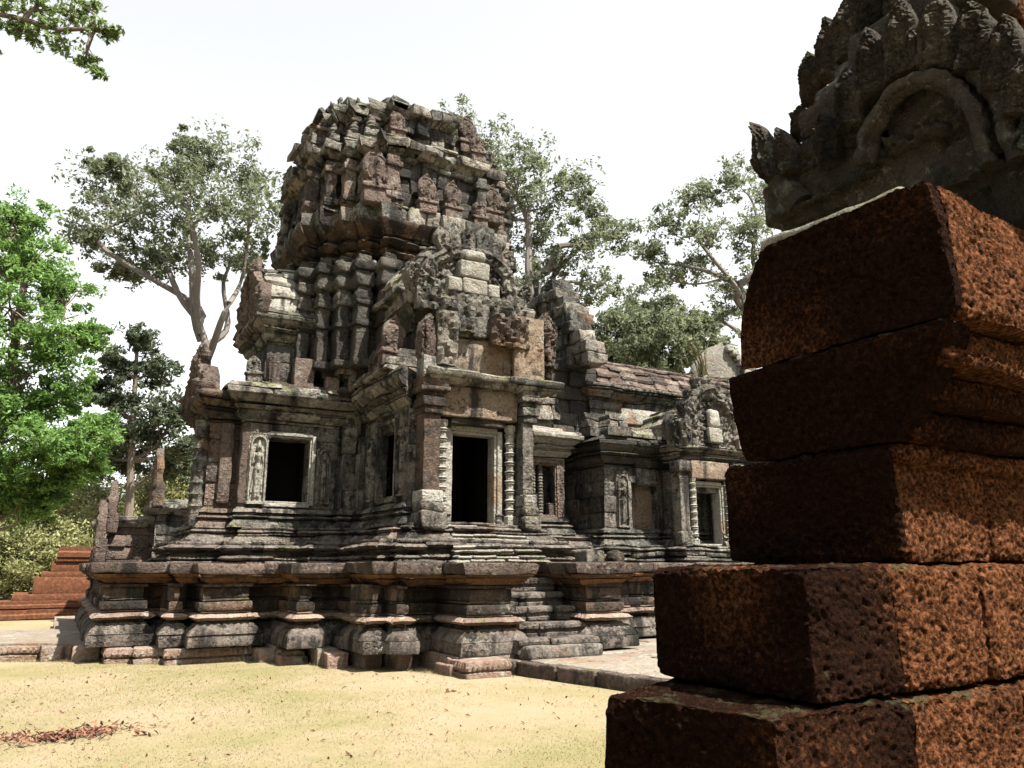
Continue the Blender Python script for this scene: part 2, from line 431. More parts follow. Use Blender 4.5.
def foliage(name, c0, c1, trans=.35):
    b = NB(name)
    c = b.mix(b.attr('tone'), c0, c1)
    c = b.mix(.5, c, b.ramp(b.noise(.35, 3), [(.3, (.6, .65, .6)), (.7, (1.3, 1.25, 1.2))]), 'MULTIPLY')
    b.l(c, b.b.inputs['Base Color']); b.b.inputs['Roughness'].default_value = .55; b.b.inputs['Specular IOR Level'].default_value = .35
    tr = b.n("ShaderNodeBsdfTranslucent"); b.l(c, tr.inputs[0])
    mx = b.n("ShaderNodeMixShader"); mx.inputs[0].default_value = trans
    b.l(b.b.outputs[0], mx.inputs[1]); b.l(tr.outputs[0], mx.inputs[2]); b.l(mx.outputs[0], b.out.inputs[0])
    return b.m
M_LEAFD = foliage("dark_leaves", (.04, .06, .035), (.12, .145, .085), .4)
M_LEAFM = foliage("mid_leaves", (.07, .09, .05), (.20, .225, .135), .6)
M_LEAFB = foliage("bright_leaves", (.06, .14, .028), (.21, .345, .095), .5)
M_LEAFH = foliage("hanging_leaves", (.07, .11, .04), (.2, .27, .10), .6)
M_SCRUB = foliage("dry_scrub", (.11, .14, .045), (.34, .32, .16), .4)
def bark(name, a, c_):
    b = NB(name); n1 = b.noise(3, 5, .7, sc=(3, 3, .6)); return b.done(b.mix(n1, a, c_), .9, b.bump(n1, .7, .05))
M_BARK = bark("pale_bark", (.06, .052, .046), (.21, .19, .17))
M_BARKD = bark("dark_bark", (.06, .05, .04), (.2, .16, .13))
b = NB("lawn_and_sand")
n1 = b.noise(.28, 8, .72); n2 = b.noise(1.6, 5, .65); n3 = b.noise(38, 6, .8)
c = b.mix(b.ss(n1, .36, .62), (.158, .143, .068), (.232, .185, .126))
c = b.mix(b.ss(n2, .5, .7, .55), c, (.19, .155, .088))
c = b.mix(b.ss(n2, .42, .25, .6), c, (.12, .115, .05))
c = b.mix(.55, c, b.ramp(n3, [(.3, (.5, .49, .42)), (.7, (1.4, 1.38, 1.3))]), 'MULTIPLY')
M_GRND = b.done(c, .95, b.bump(b.math('ADD', n3, b.noise(7, 4)), .6, .03))
M_GRASS = foliage("dry_grass", (.12, .12, .045), (.22, .185, .105), .5)
b = NB("fallen_leaf"); M_FLEAF = b.done(b.mix(b.attr('tone'), (.06, .025, .018), (.20, .095, .06)), .7)
M_PAINT = NB("white_paint").done((.75, .76, .78), .35)
M_GLASS = NB("dark_glass").done((.03, .05, .09), .1)
M_TYRE = NB("tyre_rubber").done((.02, .02, .02), .8)
ER = [(.035, 1.7, 3), (.022, 5.5, 23)]
ERS = [(.018, 4, 31), (.010, 11, 41)]
HEAVY = [(.07, 1.6, 3), (.045, 4.5, 23), (.015, 12, 63)]
X3, Y3, Z3 = np.array((1., 0, 0)), np.array((0, 1., 0)), np.array((0, 0, 1.))
# ------------------------------------------------------------------ ground, pavement, causeway
R = random.Random(11)
def sheet(name, x0, x1, y0, y1, z, n, mat, amp, kind='structure', f=.4):
    xs = np.linspace(x0, x1, n); ys = np.linspace(y0, y1, n)
    X, Y = np.meshgrid(xs, ys, indexing='ij'); V = np.stack([X.ravel(), Y.ravel(), np.full(n * n, z)], 1)
    V[:, 2] += amp * fbm(V, f, 5) ; m = MB(); m.add(V, grid_quads(n, n)); o = m.build(name, mat, sharp=None); o['kind'] = kind; return o
# one sheet to the horizon: fine near the court, coarse far away
gx = np.concatenate((np.linspace(-900, -40, 14), np.linspace(-30, 40, 120), np.linspace(50, 900, 14)))
gy = np.concatenate((np.linspace(-300, -12, 8), np.linspace(-8, 50, 110), np.linspace(60, 1200, 16)))
X, Y = np.meshgrid(gx, gy, indexing='ij'); V = np.stack([X.ravel(), Y.ravel(), np.zeros(X.size)], 1)
V[:, 2] = .035 * fbm(V, .35, 5); m = MB(); m.add(V, grid_quads(len(gx), len(gy)))
m.build("ground", M_GRND, sharp=None)['kind'] = 'structure'

# short dry grass: individual blades nobody could count
rng = np.random.default_rng(4)
N = 45000
gxx = rng.uniform(-2.5, 9, N * 3); gyy = 5 + 14 * rng.random(N * 3) ** 1.4
pp = np.stack([gxx, gyy, np.zeros(N * 3)], 1)
keep = (fbm(pp, .28, 77) + .5 * fbm(pp, 1.5, 12) > rng.normal(-.02, .16, len(pp))) & ~((gxx > 7.0) & (gyy > 8.2)) & (gyy < 17.2 - np.clip(gxx - .2, 0, 5.5) * .95)
pp = pp[keep][:N]
ke = np.array([(-.7, 17.1), (.3, 16.55), (.85, 16.2), (1.8, 15.2), (3.2, 14.9), (3.9, 13.95), (4.4, 13.05), (5.1, 12.35), (5.5, 11.2), (6.9, 10.95), (6.9, 8.4)])
sg_ = rng.integers(0, len(ke) - 1, 5000); fr_ = rng.random(5000)[:, None]; kp = ke[sg_] * (1 - fr_) + ke[sg_ + 1] * fr_ + rng.normal(size=(5000, 2)) * .07
pp = np.concatenate([pp, np.concatenate([kp, np.zeros((5000, 1))], 1)]); n_ = len(pp)
pp[:, 2] = .035 * fbm(pp, .35, 5)
a = rng.uniform(0, 6.28, n_); hh = rng.uniform(.006, .017, n_); w = rng.uniform(.002, .0045, n_); hh[-5000:] *= rng.uniform(1, 4, 5000); ln = rng.uniform(-.013, .013, (n_, 2))
dx = np.stack([np.cos(a) * w, np.sin(a) * w, np.zeros(n_)], 1)
tip = pp + np.concatenate([ln, hh[:, None]], 1)
V = np.stack([pp - dx, pp + dx, tip + dx * .3, tip - dx * .3], 1).reshape(-1, 3)
m = MB(); m.add(V, np.arange(4 * n_).reshape(-1, 4), tone=np.repeat(rng.random(n_), 4))
tag(m.build("grass", M_GRASS, sharp=None, smooth=False), "short dry yellow green grass over the sandy court", "grass", kind="stuff")

# stone pavement strip under the terrace, and the low causeway
m = MB()
pav = [(-6, 18.6), (-1.1, 17.6), (-.1, 17.2), (.5, 16.75), (1.5, 15.9), (3.0, 15.35), (3.45, 15.3), (3.45, 14.6), (4.0, 14.6), (4.0, 13.7), (4.5, 13.7), (4.5, 13.2), (4.9, 13.2), (4.9, 12.85), (5.5, 12.85), (5.5, 11.4), (7.2, 11.35), (7.2, 13.2), (24, 13.2), (24, 26), (.1, 26), (.1, 21), (-6, 21)]
solid(m, pav, -.2, .27, tone=.5)
m.build("pavement", M_PAVE)['kind'] = 'structure'
m = MB()
yy = 8.35; r_ = random.Random(8)
while yy < 12.85:
    h_ = min(r_.uniform(.55, .95), 12.95 - yy); xx = 7.10 - max(0, yy + h_ / 2 - 8.55) * .24
    while xx < 15:
        w_ = r_.uniform(.6, 1.4)
        box2(m, xx + .004, xx + w_ - .004, yy + .004, yy + h_ - .004, -.15, .215 + r_.uniform(-.012, .012), r=.02, step=.3, tone=r_.uniform(.3, .9))
        xx += w_
    yy += h_
m.build("causeway", M_PAVE, erode=[(.012, 2, 3), (.006, 8, 5)])['kind'] = 'structure'
m = MB(); yy = 8.3
while yy < 11.6:
    L_ = r_.uniform(.7, 1.3); y1 = min(yy + L_, 11.75)
    rbox(m, (7.05 - ((yy + y1) / 2 - 8.55) * .24, (yy + y1) / 2, .05), (.2, y1 - yy - .012, .31), rz=.235, r=.025, step=.12, tone=r_.uniform(.2, .8)); yy = y1
m.build("causeway_edge", M_WARM, erode=ERS)['kind'] = 'structure'

# kerb stones: each a block of its own
kerbs = [  # x0,x1, y front, y back, top, label
    (-1.05, -.12, 17.15, 17.9, .23, "long grooved kerb stone at the far left end of the kerb"),
    (-.1, .38, 16.72, 17.3, .24, "plain square kerb stone left of the terrace corner"),
    (.4, .86, 16.35, 16.9, .25, "pale scuffed kerb stone directly before the left terrace corner"),
    (.88, 1.30, 15.72, 16.4, .26, "short toothed kerb stone just right of the pale scuffed one"),
    (1.33, 1.76, 15.4, 16.1, .26, "squat toothed kerb stone left of the longest kerb stone"),
    (1.78, 3.2, 15.02, 15.7, .25, "longest kerb stone, with a row of carved teeth along its face"),
    (3.22, 3.5, 14.62, 15.2, .22, "small broken kerb stone at the right end of the longest one"),
    (3.48, 3.92, 14.1, 14.9, .23, "two layered kerb block between the broken stone and the tilted one"),
    (4.06, 4.42, 13.15, 14.1, .24, "tilted kerb block jutting out on the lawn with its dark side showing"),
    (4.5, 4.84, 12.85, 13.6, .25, "cube kerb block below the left of the two small pedestals"),
    (4.94, 5.2, 12.45, 13.3, .26, "narrow kerb block below the right of the two small pedestals"),
    (5.45, 6.2, 10.95, 11.75, .25, "wide toothed kerb stone at the foot of the stair beside the causeway"),
]
for i, (x0, x1, y0, y1, zt, lab) in enumerate(kerbs):
    r_ = random.Random(50 + i); m = MB(); tn = r_.uniform(.25, .75)
    if i in (0, 3, 4, 5, 11):
        prof = [(-.02, -.12), (0, .02), (.0, .07), (-.05, .085), (-.05, .10), (.0, .115), (.02, .16), (.0, zt - .01), (-.03, zt)]
        ring(m, [(x0, y0), (x1, y0), (x1, y1), (x0, y1)], prof, depth=.3, rnd=r_, blk=(3, 4), jit=.004, petal=(.03, .09), tone=(tn, tn + .05))
        box2(m, x0 + .05, x1 - .05, y0 + .05, y1 - .05, -.1, zt - .003, r=.01, step=.2, tone=tn)
    else:
        rz = [0, .05, -.04, 0, 0, 0, .12, -.03, -.1, .04, .02, 0][i]
        rbox(m, ((x0 + x1) / 2, (y0 + y1) / 2, zt / 2 - .06), (x1 - x0, y1 - y0, zt + .12), rz=rz, r=.035, step=.12, tone=tn)
        if i == 7: rbox(m, ((x0 + x1) / 2, y0 + .1, .05), (x1 - x0 + .05, .3, .2), rz=rz, r=.03, step=.12, tone=tn + .1)
    o = m.build("kerb_stone", M_KERB, erode=[(.022, 3, 3 + i), (.012, 10, 9 + i)], loc=(x0, y0, 0))
    tag(o, lab, "kerb stone", "kerb stones along the foot of the terrace")
m = MB(); rbox(m, (5.42, 11.62, .06), (.12, .5, .22), rz=.05, r=.03, step=.1, tone=.4)
tag(m.build("loose_slab", M_KERB, erode=ERS, loc=(5.42, 11.62, 0)), "small thin slab leaning on the dark side of the wide toothed kerb stone", "stone slab")

# ------------------------------------------------------------------ moulded terrace
TER = [(.85, 24), (.85, 16.15), (2.05, 16.15), (2.05, 15.6), (2.42, 15.6), (2.42, 15.1), (3.82, 15.1), (3.82, 14.12), (4.75, 14.12), (4.75, 12.75),
       (5.12, 12.75), (5.12, 12.45), (5.87, 12.45), (5.87, 11.62), (6.62, 11.62), (6.62, 13.3), (8.02, 13.3), (8.02, 11.62), (8.75, 11.62), (8.75, 13.0), (22, 13.0), (22, 24)]
ter = empty("stone_terrace", (6.9, 18.4, .28), "grey stepped stone terrace carrying the temple, with orange streaked cornice and carved base", "terrace")
r_ = random.Random(21)
vis = [i for i in range(len(TER)) if i not in (21,)]
# below the cornice the plan breaks into separate projections with deep slots between them
TERB = [(.77, 24), (.77, 16.05), (1.45, 16.05), (1.45, 16.45), (1.86, 16.45), (1.86, 15.5), (1.98, 15.5), (1.98, 15.85), (2.27, 15.85), (2.27, 15.0), (3.1, 15.0), (3.1, 15.3), (3.7, 15.3), (3.7, 14.0), (3.93, 14.0), (3.93, 14.35), (4.54, 14.35), (4.54, 12.62), (4.64, 12.62), (4.64, 13.0), (4.89, 13.0), (4.89, 12.36), (4.99, 12.36), (4.99, 12.7), (5.75, 12.7), (5.75, 11.55),
        (6.58, 11.55), (6.58, 13.3), (8.05, 13.3), (8.05, 11.55), (8.8, 11.55), (8.8, 12.95), (22, 12.95), (22, 24)]
visb = [i for i in range(len(TERB)) if i != len(TERB) - 2]
EB = [(.014, 2.0, 3), (.012, 6, 23), (.006, 15, 7)]
m = MB(); mould(m, TERB, .27, [('wall', .20, .205, .20), ('cyma', .19, .19, .06), ('fillet', .045, .02, .02)], r_, edges=visb, depth=.25, jit=.012)
m.build("terrace_base", M_TBASE, ter, erode=EB)
m = MB(); mould(m, TERB, .715, [('torus', .12, .09, .13, (.035, .085)), ('fillet', .045, .0, .0)], r_, edges=visb, depth=.25, jit=.012)
m.build("lower_moulding", M_KERB, ter, erode=EB)
m = MB(); mould(m, TERB, .88, [('wall', .15, .03, .03), ('fillet', .05, -.02, -.02), ('wall', .20, -.03, -.03), ('fillet', .055, .03, .03)], r_, edges=visb, depth=.25, jit=.015)
m.build("dado", M_OCHR, ter, erode=EB)
m = MB(); mould(m, TER, 1.335, [('cyma', .10, .06, .15), ('cyma', .075, .18, .24)], r_, edges=vis, depth=.32, jit=.02)
m.build("cornice_underside", M_ORANGE, ter, erode=ERS)
m = MB(); mould(m, TER, 1.51, [('wall', .185, .29, .31)], r_, edges=vis, depth=.55, jit=.025, blk=(.4, 1.2), pillow=.03)
m.build("cornice_slabs", M_WARM, ter, erode=ER)
m = MB(); fl_ = [(.95, 24), (.95, 16.3), (2.5, 16.3), (2.5, 15.3), (4, 15.3), (4, 14.3), (4.9, 14.3), (4.9, 12.9), (5.95, 12.9), (5.95, 11.8), (6.55, 11.8), (6.55, 13.5), (8.1, 13.5), (8.1, 11.8), (8.6, 11.8), (8.6, 13.2), (22, 13.2), (22, 24)]; solid(m, fl_, 1.4, 1.645); solid(m, [(1.2, 24), (1.2, 16.75), (3, 16.75), (3, 15.9), (4.3, 15.9), (4.3, 14.7), (5.2, 14.7), (5.2, 13.3), (5.95, 13.3), (5.95, 11.8), (6.4, 11.8), (6.4, 13.6), (8.2, 13.6), (8.2, 11.8), (8.6, 11.8), (8.6, 13.3), (22, 13.3), (22, 24)], .2, 1.42)
m.build("terrace_floor", M_PAVE, ter, erode=[(.02, 1.5, 3)])
# stair in the notch: dressed treads with moulded faces
m = MB()
nst = 6
for k in range(nst):
    z0 = .27 + k * .232; y0 = 11.2 + k * .33; ov = .0 if k else .0
    xa, xb = (6.48, 8.0) if k == 0 else (6.63, 8.01)
    prof = [(0, z0), (.01, z0 + .05), (-.035, z0 + .07), (-.03, z0 + .11), (.03, z0 + .135), (.04, z0 + .18), (.02, z0 + .218), (0, z0 + .225)]
    ring(m, [(xa, y0), (xb, y0)], prof, depth=.62, rnd=r_, closed=False, blk=(.4, .9), jit=.03, petal=(.02, .07) if k in (2, 4) else None, tone=(.3, 1), step=.1)
box2(m, 6.52, 7.98, 10.98, 11.3, .2, .4, r=.05, step=.1, tone=.9)
m.build("stair", M_TBASE, ter, erode=ERS)
# ------------------------------------------------------------------ temple
CX, CY = 6.9, 18.4
def at(dx, dy): return (CX + dx, CY + dy)
tem = empty("sandstone_tower", (CX, CY, 1.65), "ruined grey sandstone temple tower with stepped broken top and projecting porches", "temple tower")
r_ = random.Random(5)
PL = [at(-4.95, 1.9), at(-4.95, -1.75), at(-4.1, -1.75), at(-4.1, -2.05), at(-2.5, -2.05), at(-2.5, -2.6), at(-1.95, -2.6), at(-1.95, -4.95), at(-1.75, -4.95), at(-1.75, -5.35), at(1.75, -5.35), at(1.75, -4.95),
      at(2.0, -4.95), at(2.0, -2.6), at(2.6, -2.6), at(2.6, -2.1), at(5.3, -2.1), at(5.3, 1.9)]
ve = [i for i in range(len(PL)) if i not in (len(PL) - 1,)]
m = MB(); mould(m, PL, 1.64, [('wall', .09, .1, .1), ('torus', .1, .05, .09, (.03, .09)), ('fillet', .05, -.06, -.06), ('fillet', .05, -.02, 0), ('torus', .12, .04, .09, (.03, .08)), ('wall', .07, .02, .02)], r_, edges=ve, depth=.35, jit=.03, blk=(.3, .8), pillow=.025)
m.build("plinth", M_TBASE, tem, erode=EB)
m = MB(); solid(m, [(x + (.12 if x < CX else -.12), y + (.12 if y < CY else -.12)) for x, y in PL], 1.6, 2.1)
PL2 = [(x + (.42 if x < CX else -.42), y + (.42 if y < CY else -.42)) for x, y in PL]
solid(m, [(x + (.2 if x < CX else -.2), y + (.2 if y < CY else -.2)) for x, y in PL2], 2.05, 2.42)
m.build("floor_slab", M_PAVE, tem, erode=[(.02, 1.5, 3)])
m = MB(); mould(m, PL2, 2.1, [('cyma', .14, .26, .14), ('fillet', .04, .1, .1), ('torus', .09, .1, .13), ('wall', .06, .03, .03)], r_, edges=ve, depth=.3, jit=.035, blk=(.3, .9), pillow=.03)
m.build("upper_plinth", M_TBASE, tem, erode=EB)
m = MB()      # moulded steps before the door
for k, (y0, xa, xb) in enumerate(((12.7, 6.1, 7.95), (12.95, 6.2, 7.85), (13.2, 6.25, 7.8), (13.45, 6.3, 7.75))):
    mould(m, [(xa, 13.9), (xa, y0), (xb, y0), (xb, 13.9)], 1.63 + k * .195, [('fillet', .055, -.05, -.03), ('torus', .075, .02, .05, (.02, .08)), ('fillet', .065, -.01, 0)], r_, closed=False, depth=.4, jit=.03, blk=(.25, .6), pillow=.03, tone=(.3, 1))
m.build("doorstep", M_STEP, tem, erode=ERS)
BASEM = [('cyma', .17, .2, .1), ('torus', .1, .08, .13), ('fillet', .05, .04, .04), ('cyma', .12, .1, .02)]
def cornice_spec(o, s=1.0):
    return [('fillet', .08 * s, .03 * o, .06 * o), ('cyma', .16 * s, .1 * o, .38 * o), ('fillet', .06 * s, .42 * o, .42 * o), ('torus', .13 * s, .46 * o, .62 * o, (.03, .11)), ('cyma', .17 * s, .58 * o, .92 * o), ('fillet', .15 * s, .98 * o, 1.0 * o), ('cyma', .12 * s, .95 * o, .72 * o)]
def frame(parent, axis, c, pos, w, z0, z1, sgn, name="window_frame", mat=None, wd=.085):
    """two nested stone frames round an opening; axis 'x' = wall runs along x, facing -y (sgn -1)"""
    m = MB()
    for g, (t, out) in enumerate(((wd, .05), (wd * .55, .015))):
        e = w / 2 + (wd * (1 - g)) - (0 if g else 0); e = w / 2 + t if g else w / 2 + wd * 1.5
        i_ = w / 2 + .006 if g else w / 2 + wd * .55
        a = pos + sgn * out; b_ = pos - sgn * (.28 if axis == 'x' else .10)
        lo, hi = min(a, b_), max(a, b_)
        t_ = e - i_
        for (u0, u1, v0, v1) in ((-e, -i_, z0 - t_, z1 + t_), (i_, e, z0 - t_, z1 + t_), (-i_ + .003, i_ - .003, z1 + (i_ - w / 2), z1 + t_ + (i_ - w / 2)), (-i_ + .003, i_ - .003, z0 - t_ - (i_ - w / 2), z0 - (i_ - w / 2))):
            if axis == 'x': box2(m, c + u0, c + u1, lo, hi, v0, v1, r=.014, step=.3, tone=.75)
            else: box2(m, lo, hi, c + u0, c + u1, v0, v1, r=.014, step=.3, tone=.75)
    return m.build(name, mat or M_PALE, parent, erode=[(.006, 5, 3)])

def fig(w_, h_):
    def hf(Xx, Zz):
        x = Xx / w_ * .24; z = Zz / h_ * 1.2
        H = np.zeros_like(x)
        def cap(ax, az, bx, bz, ra, rb):
            nonlocal H
            d2 = (bx - ax) ** 2 + (bz - az) ** 2
            t = np.clip(((x - ax) * (bx - ax) + (z - az) * (bz - az)) / d2, 0, 1)
            d = np.hypot(x - ax - t * (bx - ax), z - az - t * (bz - az)); rr = ra + (rb - ra) * t
            H = np.maximum(H, np.sqrt(np.maximum(0, rr ** 2 - d ** 2)) * 1.7)
        cap(0, .98, 0, 1.0, .058, .055); cap(0, 1.04, 0, 1.15, .045, .012); cap(0, .92, 0, .95, .03, .03)
        cap(-.06, .85, .06, .85, .045, .045); cap(0, .83, 0, .68, .075, .05); cap(0, .64, .0, .6, .075, .08)
        cap(-.035, .6, -.035, .12, .065, .05); cap(.035, .6, .035, .12, .065, .05); cap(-.05, .06, .05, .06, .03, .03)
        cap(.1, .85, .14, .66, .03, .025); cap(.14, .66, .12, .46, .025, .02)
        cap(-.1, .85, -.14, .7, .03, .025); cap(-.14, .7, -.04, .76, .025, .02)
        cap(-.09, .5, -.13, .2, .02, .03); cap(.09, .5, .13, .2, .02, .03)
        xx = np.abs(x)
        arch = np.abs(np.hypot(xx, np.maximum(0, z - 1.0) * 1.05) - .19) < .022
        pil = ((xx > .17) & (xx < .215) & (z < 1.0)) | (arch & (z >= 1.0)) | (z < .04)
        leafy = ((xx > .2) | (z > 1.14)) * (.02 + .014 * np.sin(x * 90) * np.sin(z * 70))
        return np.maximum(np.maximum(H, pil * .075), leafy)
    return hf
def devata(parent, o, u, n, w, h, lab=None, mat=None):
    m = MB(); relief(m, o, u, Z3, n, lambda t: w, h, 44, 100, fig(w, h), back=.05, tone=.62)
    q = m.build("carved_figure", mat or M_CARV, parent, erode=[(.008, 9, 3)])
    if lab: q['label'] = lab
def panel(parent, o, u, n, w, h, d=.05, f=9, seed=1, mat=None, name="carved_panel", tone=.5, rough=None):
    u_ = np.array(u, float)
    def hf(Xx, Zz):
        p = np.stack([Xx.ravel() + seed * 7.3, Zz.ravel(), np.zeros(Xx.size)], 1)
        return 1.1 * d * scroll(Xx + seed * 3.3, Zz, 1.1 / f, seed) + (.4 * d * vn(p, f * .6, seed + 2)).reshape(Xx.shape) + .3 * d
    m = MB(); relief(m, o, u, Z3, n, lambda t: w, h, max(6, int(w * 2 * f * 4)), max(6, int(h * f * 4)), hf, back=.06, tone=tone)
    return m.build(name, mat or M_CARV, parent, erode=[(.01, 6, 3)])

SY0 = CY - 4.45
# -- west wing (window wall faces the viewer)
Ww = [at(-3.8, 1.4), at(-3.8, -1.45), at(-1.75, -1.45), at(-1.75, 1.4)]
wx0 = Ww[1][0]; WY = Ww[1][1]
win1 = 4.08
op = {1: [(win1 - .45 - wx0, win1 + .45 - wx0, 2.98, 4.33)]}
m = MB(); z = mould(m, Ww, 2.40, BASEM, r_, edges=[0, 1, 3], depth=.4, jit=.015)
mould(m, Ww, z, wall_courses(z, 4.62, [.37, .33, .4]), r_, edges=[0, 1, 3], openings=op, depth=.45, jit=.012)
m.build("wing_wall", M_WALL, tem, erode=ERS)
m = MB(); mould(m, Ww, 4.62, cornice_spec(.42, .93), r_, edges=[0, 1, 3], depth=.5, jit=.03, pillow=.03)
m.build("wing_cornice", M_ROOF, tem, erode=ER)
w1 = empty("window", (win1, WY, 2.98)); w1.parent = tem; w1.location = Vector((win1, WY, 2.98)) - tem.location
frame(w1, 'x', win1, WY, .9, 2.98, 4.33, -1)
devata(tem, (3.44, WY - .03, 2.9), X3, -Y3, .2, 1.45, mat=M_PALE)
devata(tem, (4.86, WY - .02, 2.95), X3, -Y3, .16, 1.2, mat=M_WALL)
panel(tem, (3.46, WY - .02, 4.3), X3, -Y3, .22, .3, .03, 14, 3)
# outer west porch
Wp = [at(-4.4, 1.1), at(-4.4, -1.12), at(-3.75, -1.12), at(-3.75, 1.1)]
m = MB(); z = mould(m, Wp, 2.40, BASEM, r_, edges=[0, 1, 2], depth=.3, jit=.015)
mould(m, Wp, z, wall_courses(z, 4.6, [.5, .42]), r_, edges=[0, 1, 2], depth=.3, jit=.012, openings={0: [(.65, 1.6, 2.5, 4.3)]})
m.build("west_porch_wall", M_WARM, tem, erode=ERS)
m = MB(); box2(m, 3.08, 3.28, WY - .03, WY + .3, 2.9, 4.6, r=.03, tone=.4); box2(m, 2.72, 2.98, CY - 1.22, CY - 1.0, 2.9, 4.6, r=.03, tone=.5)
m.build("pilaster", M_WARM, tem, erode=ERS)
m = MB(); box2(m, Ww[0][0] + .1, CX - 1.7, CY - 1.35, CY + 1.35, 4.75, 5.3, step=1, tone=.1); m.build('ceiling_slab', M_ROOMSHADE, tem)
m = MB(); box2(m, CX - 1.25, CX + 1.25, SY0 + .1, CY - 1.7, 4.75, 5.3, step=1, tone=.1); m.build('ceiling_slab', M_ROOMSHADE, tem)
m = MB(); mould(m, Wp, 4.6, cornice_spec(.34, .8), r_, edges=[0, 1, 2], depth=.3, jit=.03, pillow=.03)
m.build("west_porch_cornice", M_OCHR, tem, erode=ER)
m = MB(); lathe(m, (2.38, CY - .92, 2.45), [(.2, 0), (.2, .2)] + [(.15 + (.03 if k % 4 == 1 else 0), .1 + k * .06) for k in range(34)] + [(.17, 2.2)], 8, .4)
m.build("colonnette", M_WALL, tem, erode=[(.012, 5, 2)])

def pediment(name, parent, o, u, n, W_, H_, t, seed, mat, flames=9, naga=True, inner=None, lobes=5, fl_h=.3, tymp=True, ruin=0):
    rs = random.Random(seed); o, u, n = (np.array(k, float) for k in (o, u, n))
    pe = empty("pediment", tuple(o)); pe.parent = parent; pe.location = Vector(o) - origin_of(parent)
    th = np.linspace(0, math.pi, 49)
    lob = .07 * np.abs(np.sin(th * lobes / 2 * 1.0 + (0 if lobes % 2 == 0 else math.pi / 2)))
    px_ = -W_ / 2 * np.cos(th) * (1 - .12 * np.sin(th)); pz_ = H_ * np.sin(th) ** .8 * (1 + lob)
    def W3(x, z, d): return o + u * x + Z3 * z + n * d
    if tymp:
        m = MB(); rr = np.linspace(0, 1, 40); V = []
        for f_ in rr:
            x = px_ * .9 * f_; z = pz_ * .9 * f_
            p = np.stack([x + seed, z, np.zeros(len(x))], 1)
            d = (.03 + scroll(x + seed, z, .26, seed) * t * .75 + vn(p, 2.5, seed) * t * .3) * (1 if f_ < 1 else 0)
            V.append(o + u * x[:, None] + Z3 * z[:, None] + n * (d)[:, None])
        m.add(np.concatenate(V), grid_quads(40, 49), tone=.5)
        V2 = [W3(x * .9, z * .9, -t * 2) for x, z in zip(px_, pz_)] + [W3(x * .9, z * .9, 0.03) for x, z in zip(px_, pz_)]
        m.add(V2, [[i, i + 1, 49 + i + 1, 49 + i] for i in range(48)], [list(range(49))], tone=.4)
        m.build("tympanum", inner or mat, pe, erode=[(.02, 4, 3)])
    m = MB(); sec = [(.80, -.3), (.80, .75), (.86, 1.15), (.93, 1.0), (.97, 1.3), (1.05, 1.05), (1.06, -.5)]
    V = []
    for x, z, tt in zip(px_, pz_, th):
        for f_, d in sec:
            V.append(W3(x * f_, z * f_ , d * t * (1 + .15 * math.sin(tt * 40))))
    k = len(sec); q = [[i * k + j, i * k + (j + 1) % k, (i + 1) * k + (j + 1) % k, (i + 1) * k + j] for i in range(48) for j in range(k)]
    m.add(V, q, [list(range(k)), list(range(48 * k, 49 * k))], tone=.55)
    m.build("arch", mat, pe, erode=[(.06, 2.5, seed), (.035, 6, 3), (.015, 13, 7)])
    for i in range(flames):
        if ruin and rs.random() < ruin: continue
        a = math.pi * (i + .5) / flames
        j = a / math.pi * 48; j0 = int(j)
        x, z = px_[j0], pz_[j0]; dirv = u * (x / W_ * 1.1) + Z3 * (.55 + .4 * math.sin(a)); dirv /= np.linalg.norm(dirv)
        m = MB(); uu = np.cross(dirv, n); leafslab(m, W3(x * 1.0, z * 1.0, t * .2), uu, dirv, n, fl_h * .42, fl_h * (1 + .35 * math.sin(a)) * rs.uniform(.85, 1.1), t * .6, seed + i, rs.uniform(.3, .7), .7)
        m.build("flame_leaf", mat, pe, erode=[(.014, 7, seed + i)])
    if naga:
        for sg in (-1, 1):
            if ruin and rs.random() < ruin * .6: continue
            dirv = u * sg * .35 + Z3; dirv = dirv / np.linalg.norm(dirv); uu = np.cross(dirv, n)
            m = MB(); leafslab(m, W3(sg * W_ * .5, -.05, t * .3), uu, dirv, n, H_ * .18, H_ * .62, t * 1.2, seed + 50, .5, 1.0)
            m.build("naga_head", mat, pe, erode=[(.02, 5, seed), (.012, 11, 3)])
    return pe
def vault(name, axis, c, half, x0, x1, z0, rise, lip, mat, rnd, side=(-1,), courses=6):
    """corbelled half-round roof laid in block courses; axis along x or y"""
    m = MB(); a = np.linspace(0, math.pi / 2 * .97, courses + 1)
    for sg in side:
        for k in range(courses):
            r0 = half * math.cos(a[k]); r1 = half * math.cos(a[k + 1]); h0 = z0 + rise * math.sin(a[k]); h1 = z0 + rise * math.sin(a[k + 1])
            o0 = lip if k == 0 else .03
            pr = [(r0 - half + o0, h0 + .003), (r0 - half + o0 + .01, h0 + (h1 - h0) * .3), ((r0 + r1) / 2 - half + .03, (h0 + h1) / 2 + .02), (r1 - half - .0, h1 + .01)]
            if axis == 'x': seg = [(x0, c + sg * half), (x1, c + sg * half)]; seg = seg if sg < 0 else seg[::-1]
            else: seg = [(c + sg * half, x1), (c + sg * half, x0)]; seg = seg if sg < 0 else seg[::-1]
            ring(m, seg, pr, depth=half * .95, rnd=rnd, closed=False, blk=(.3, .6), jit=.022, tone=(.25, .9), pillow=.03)
    return m

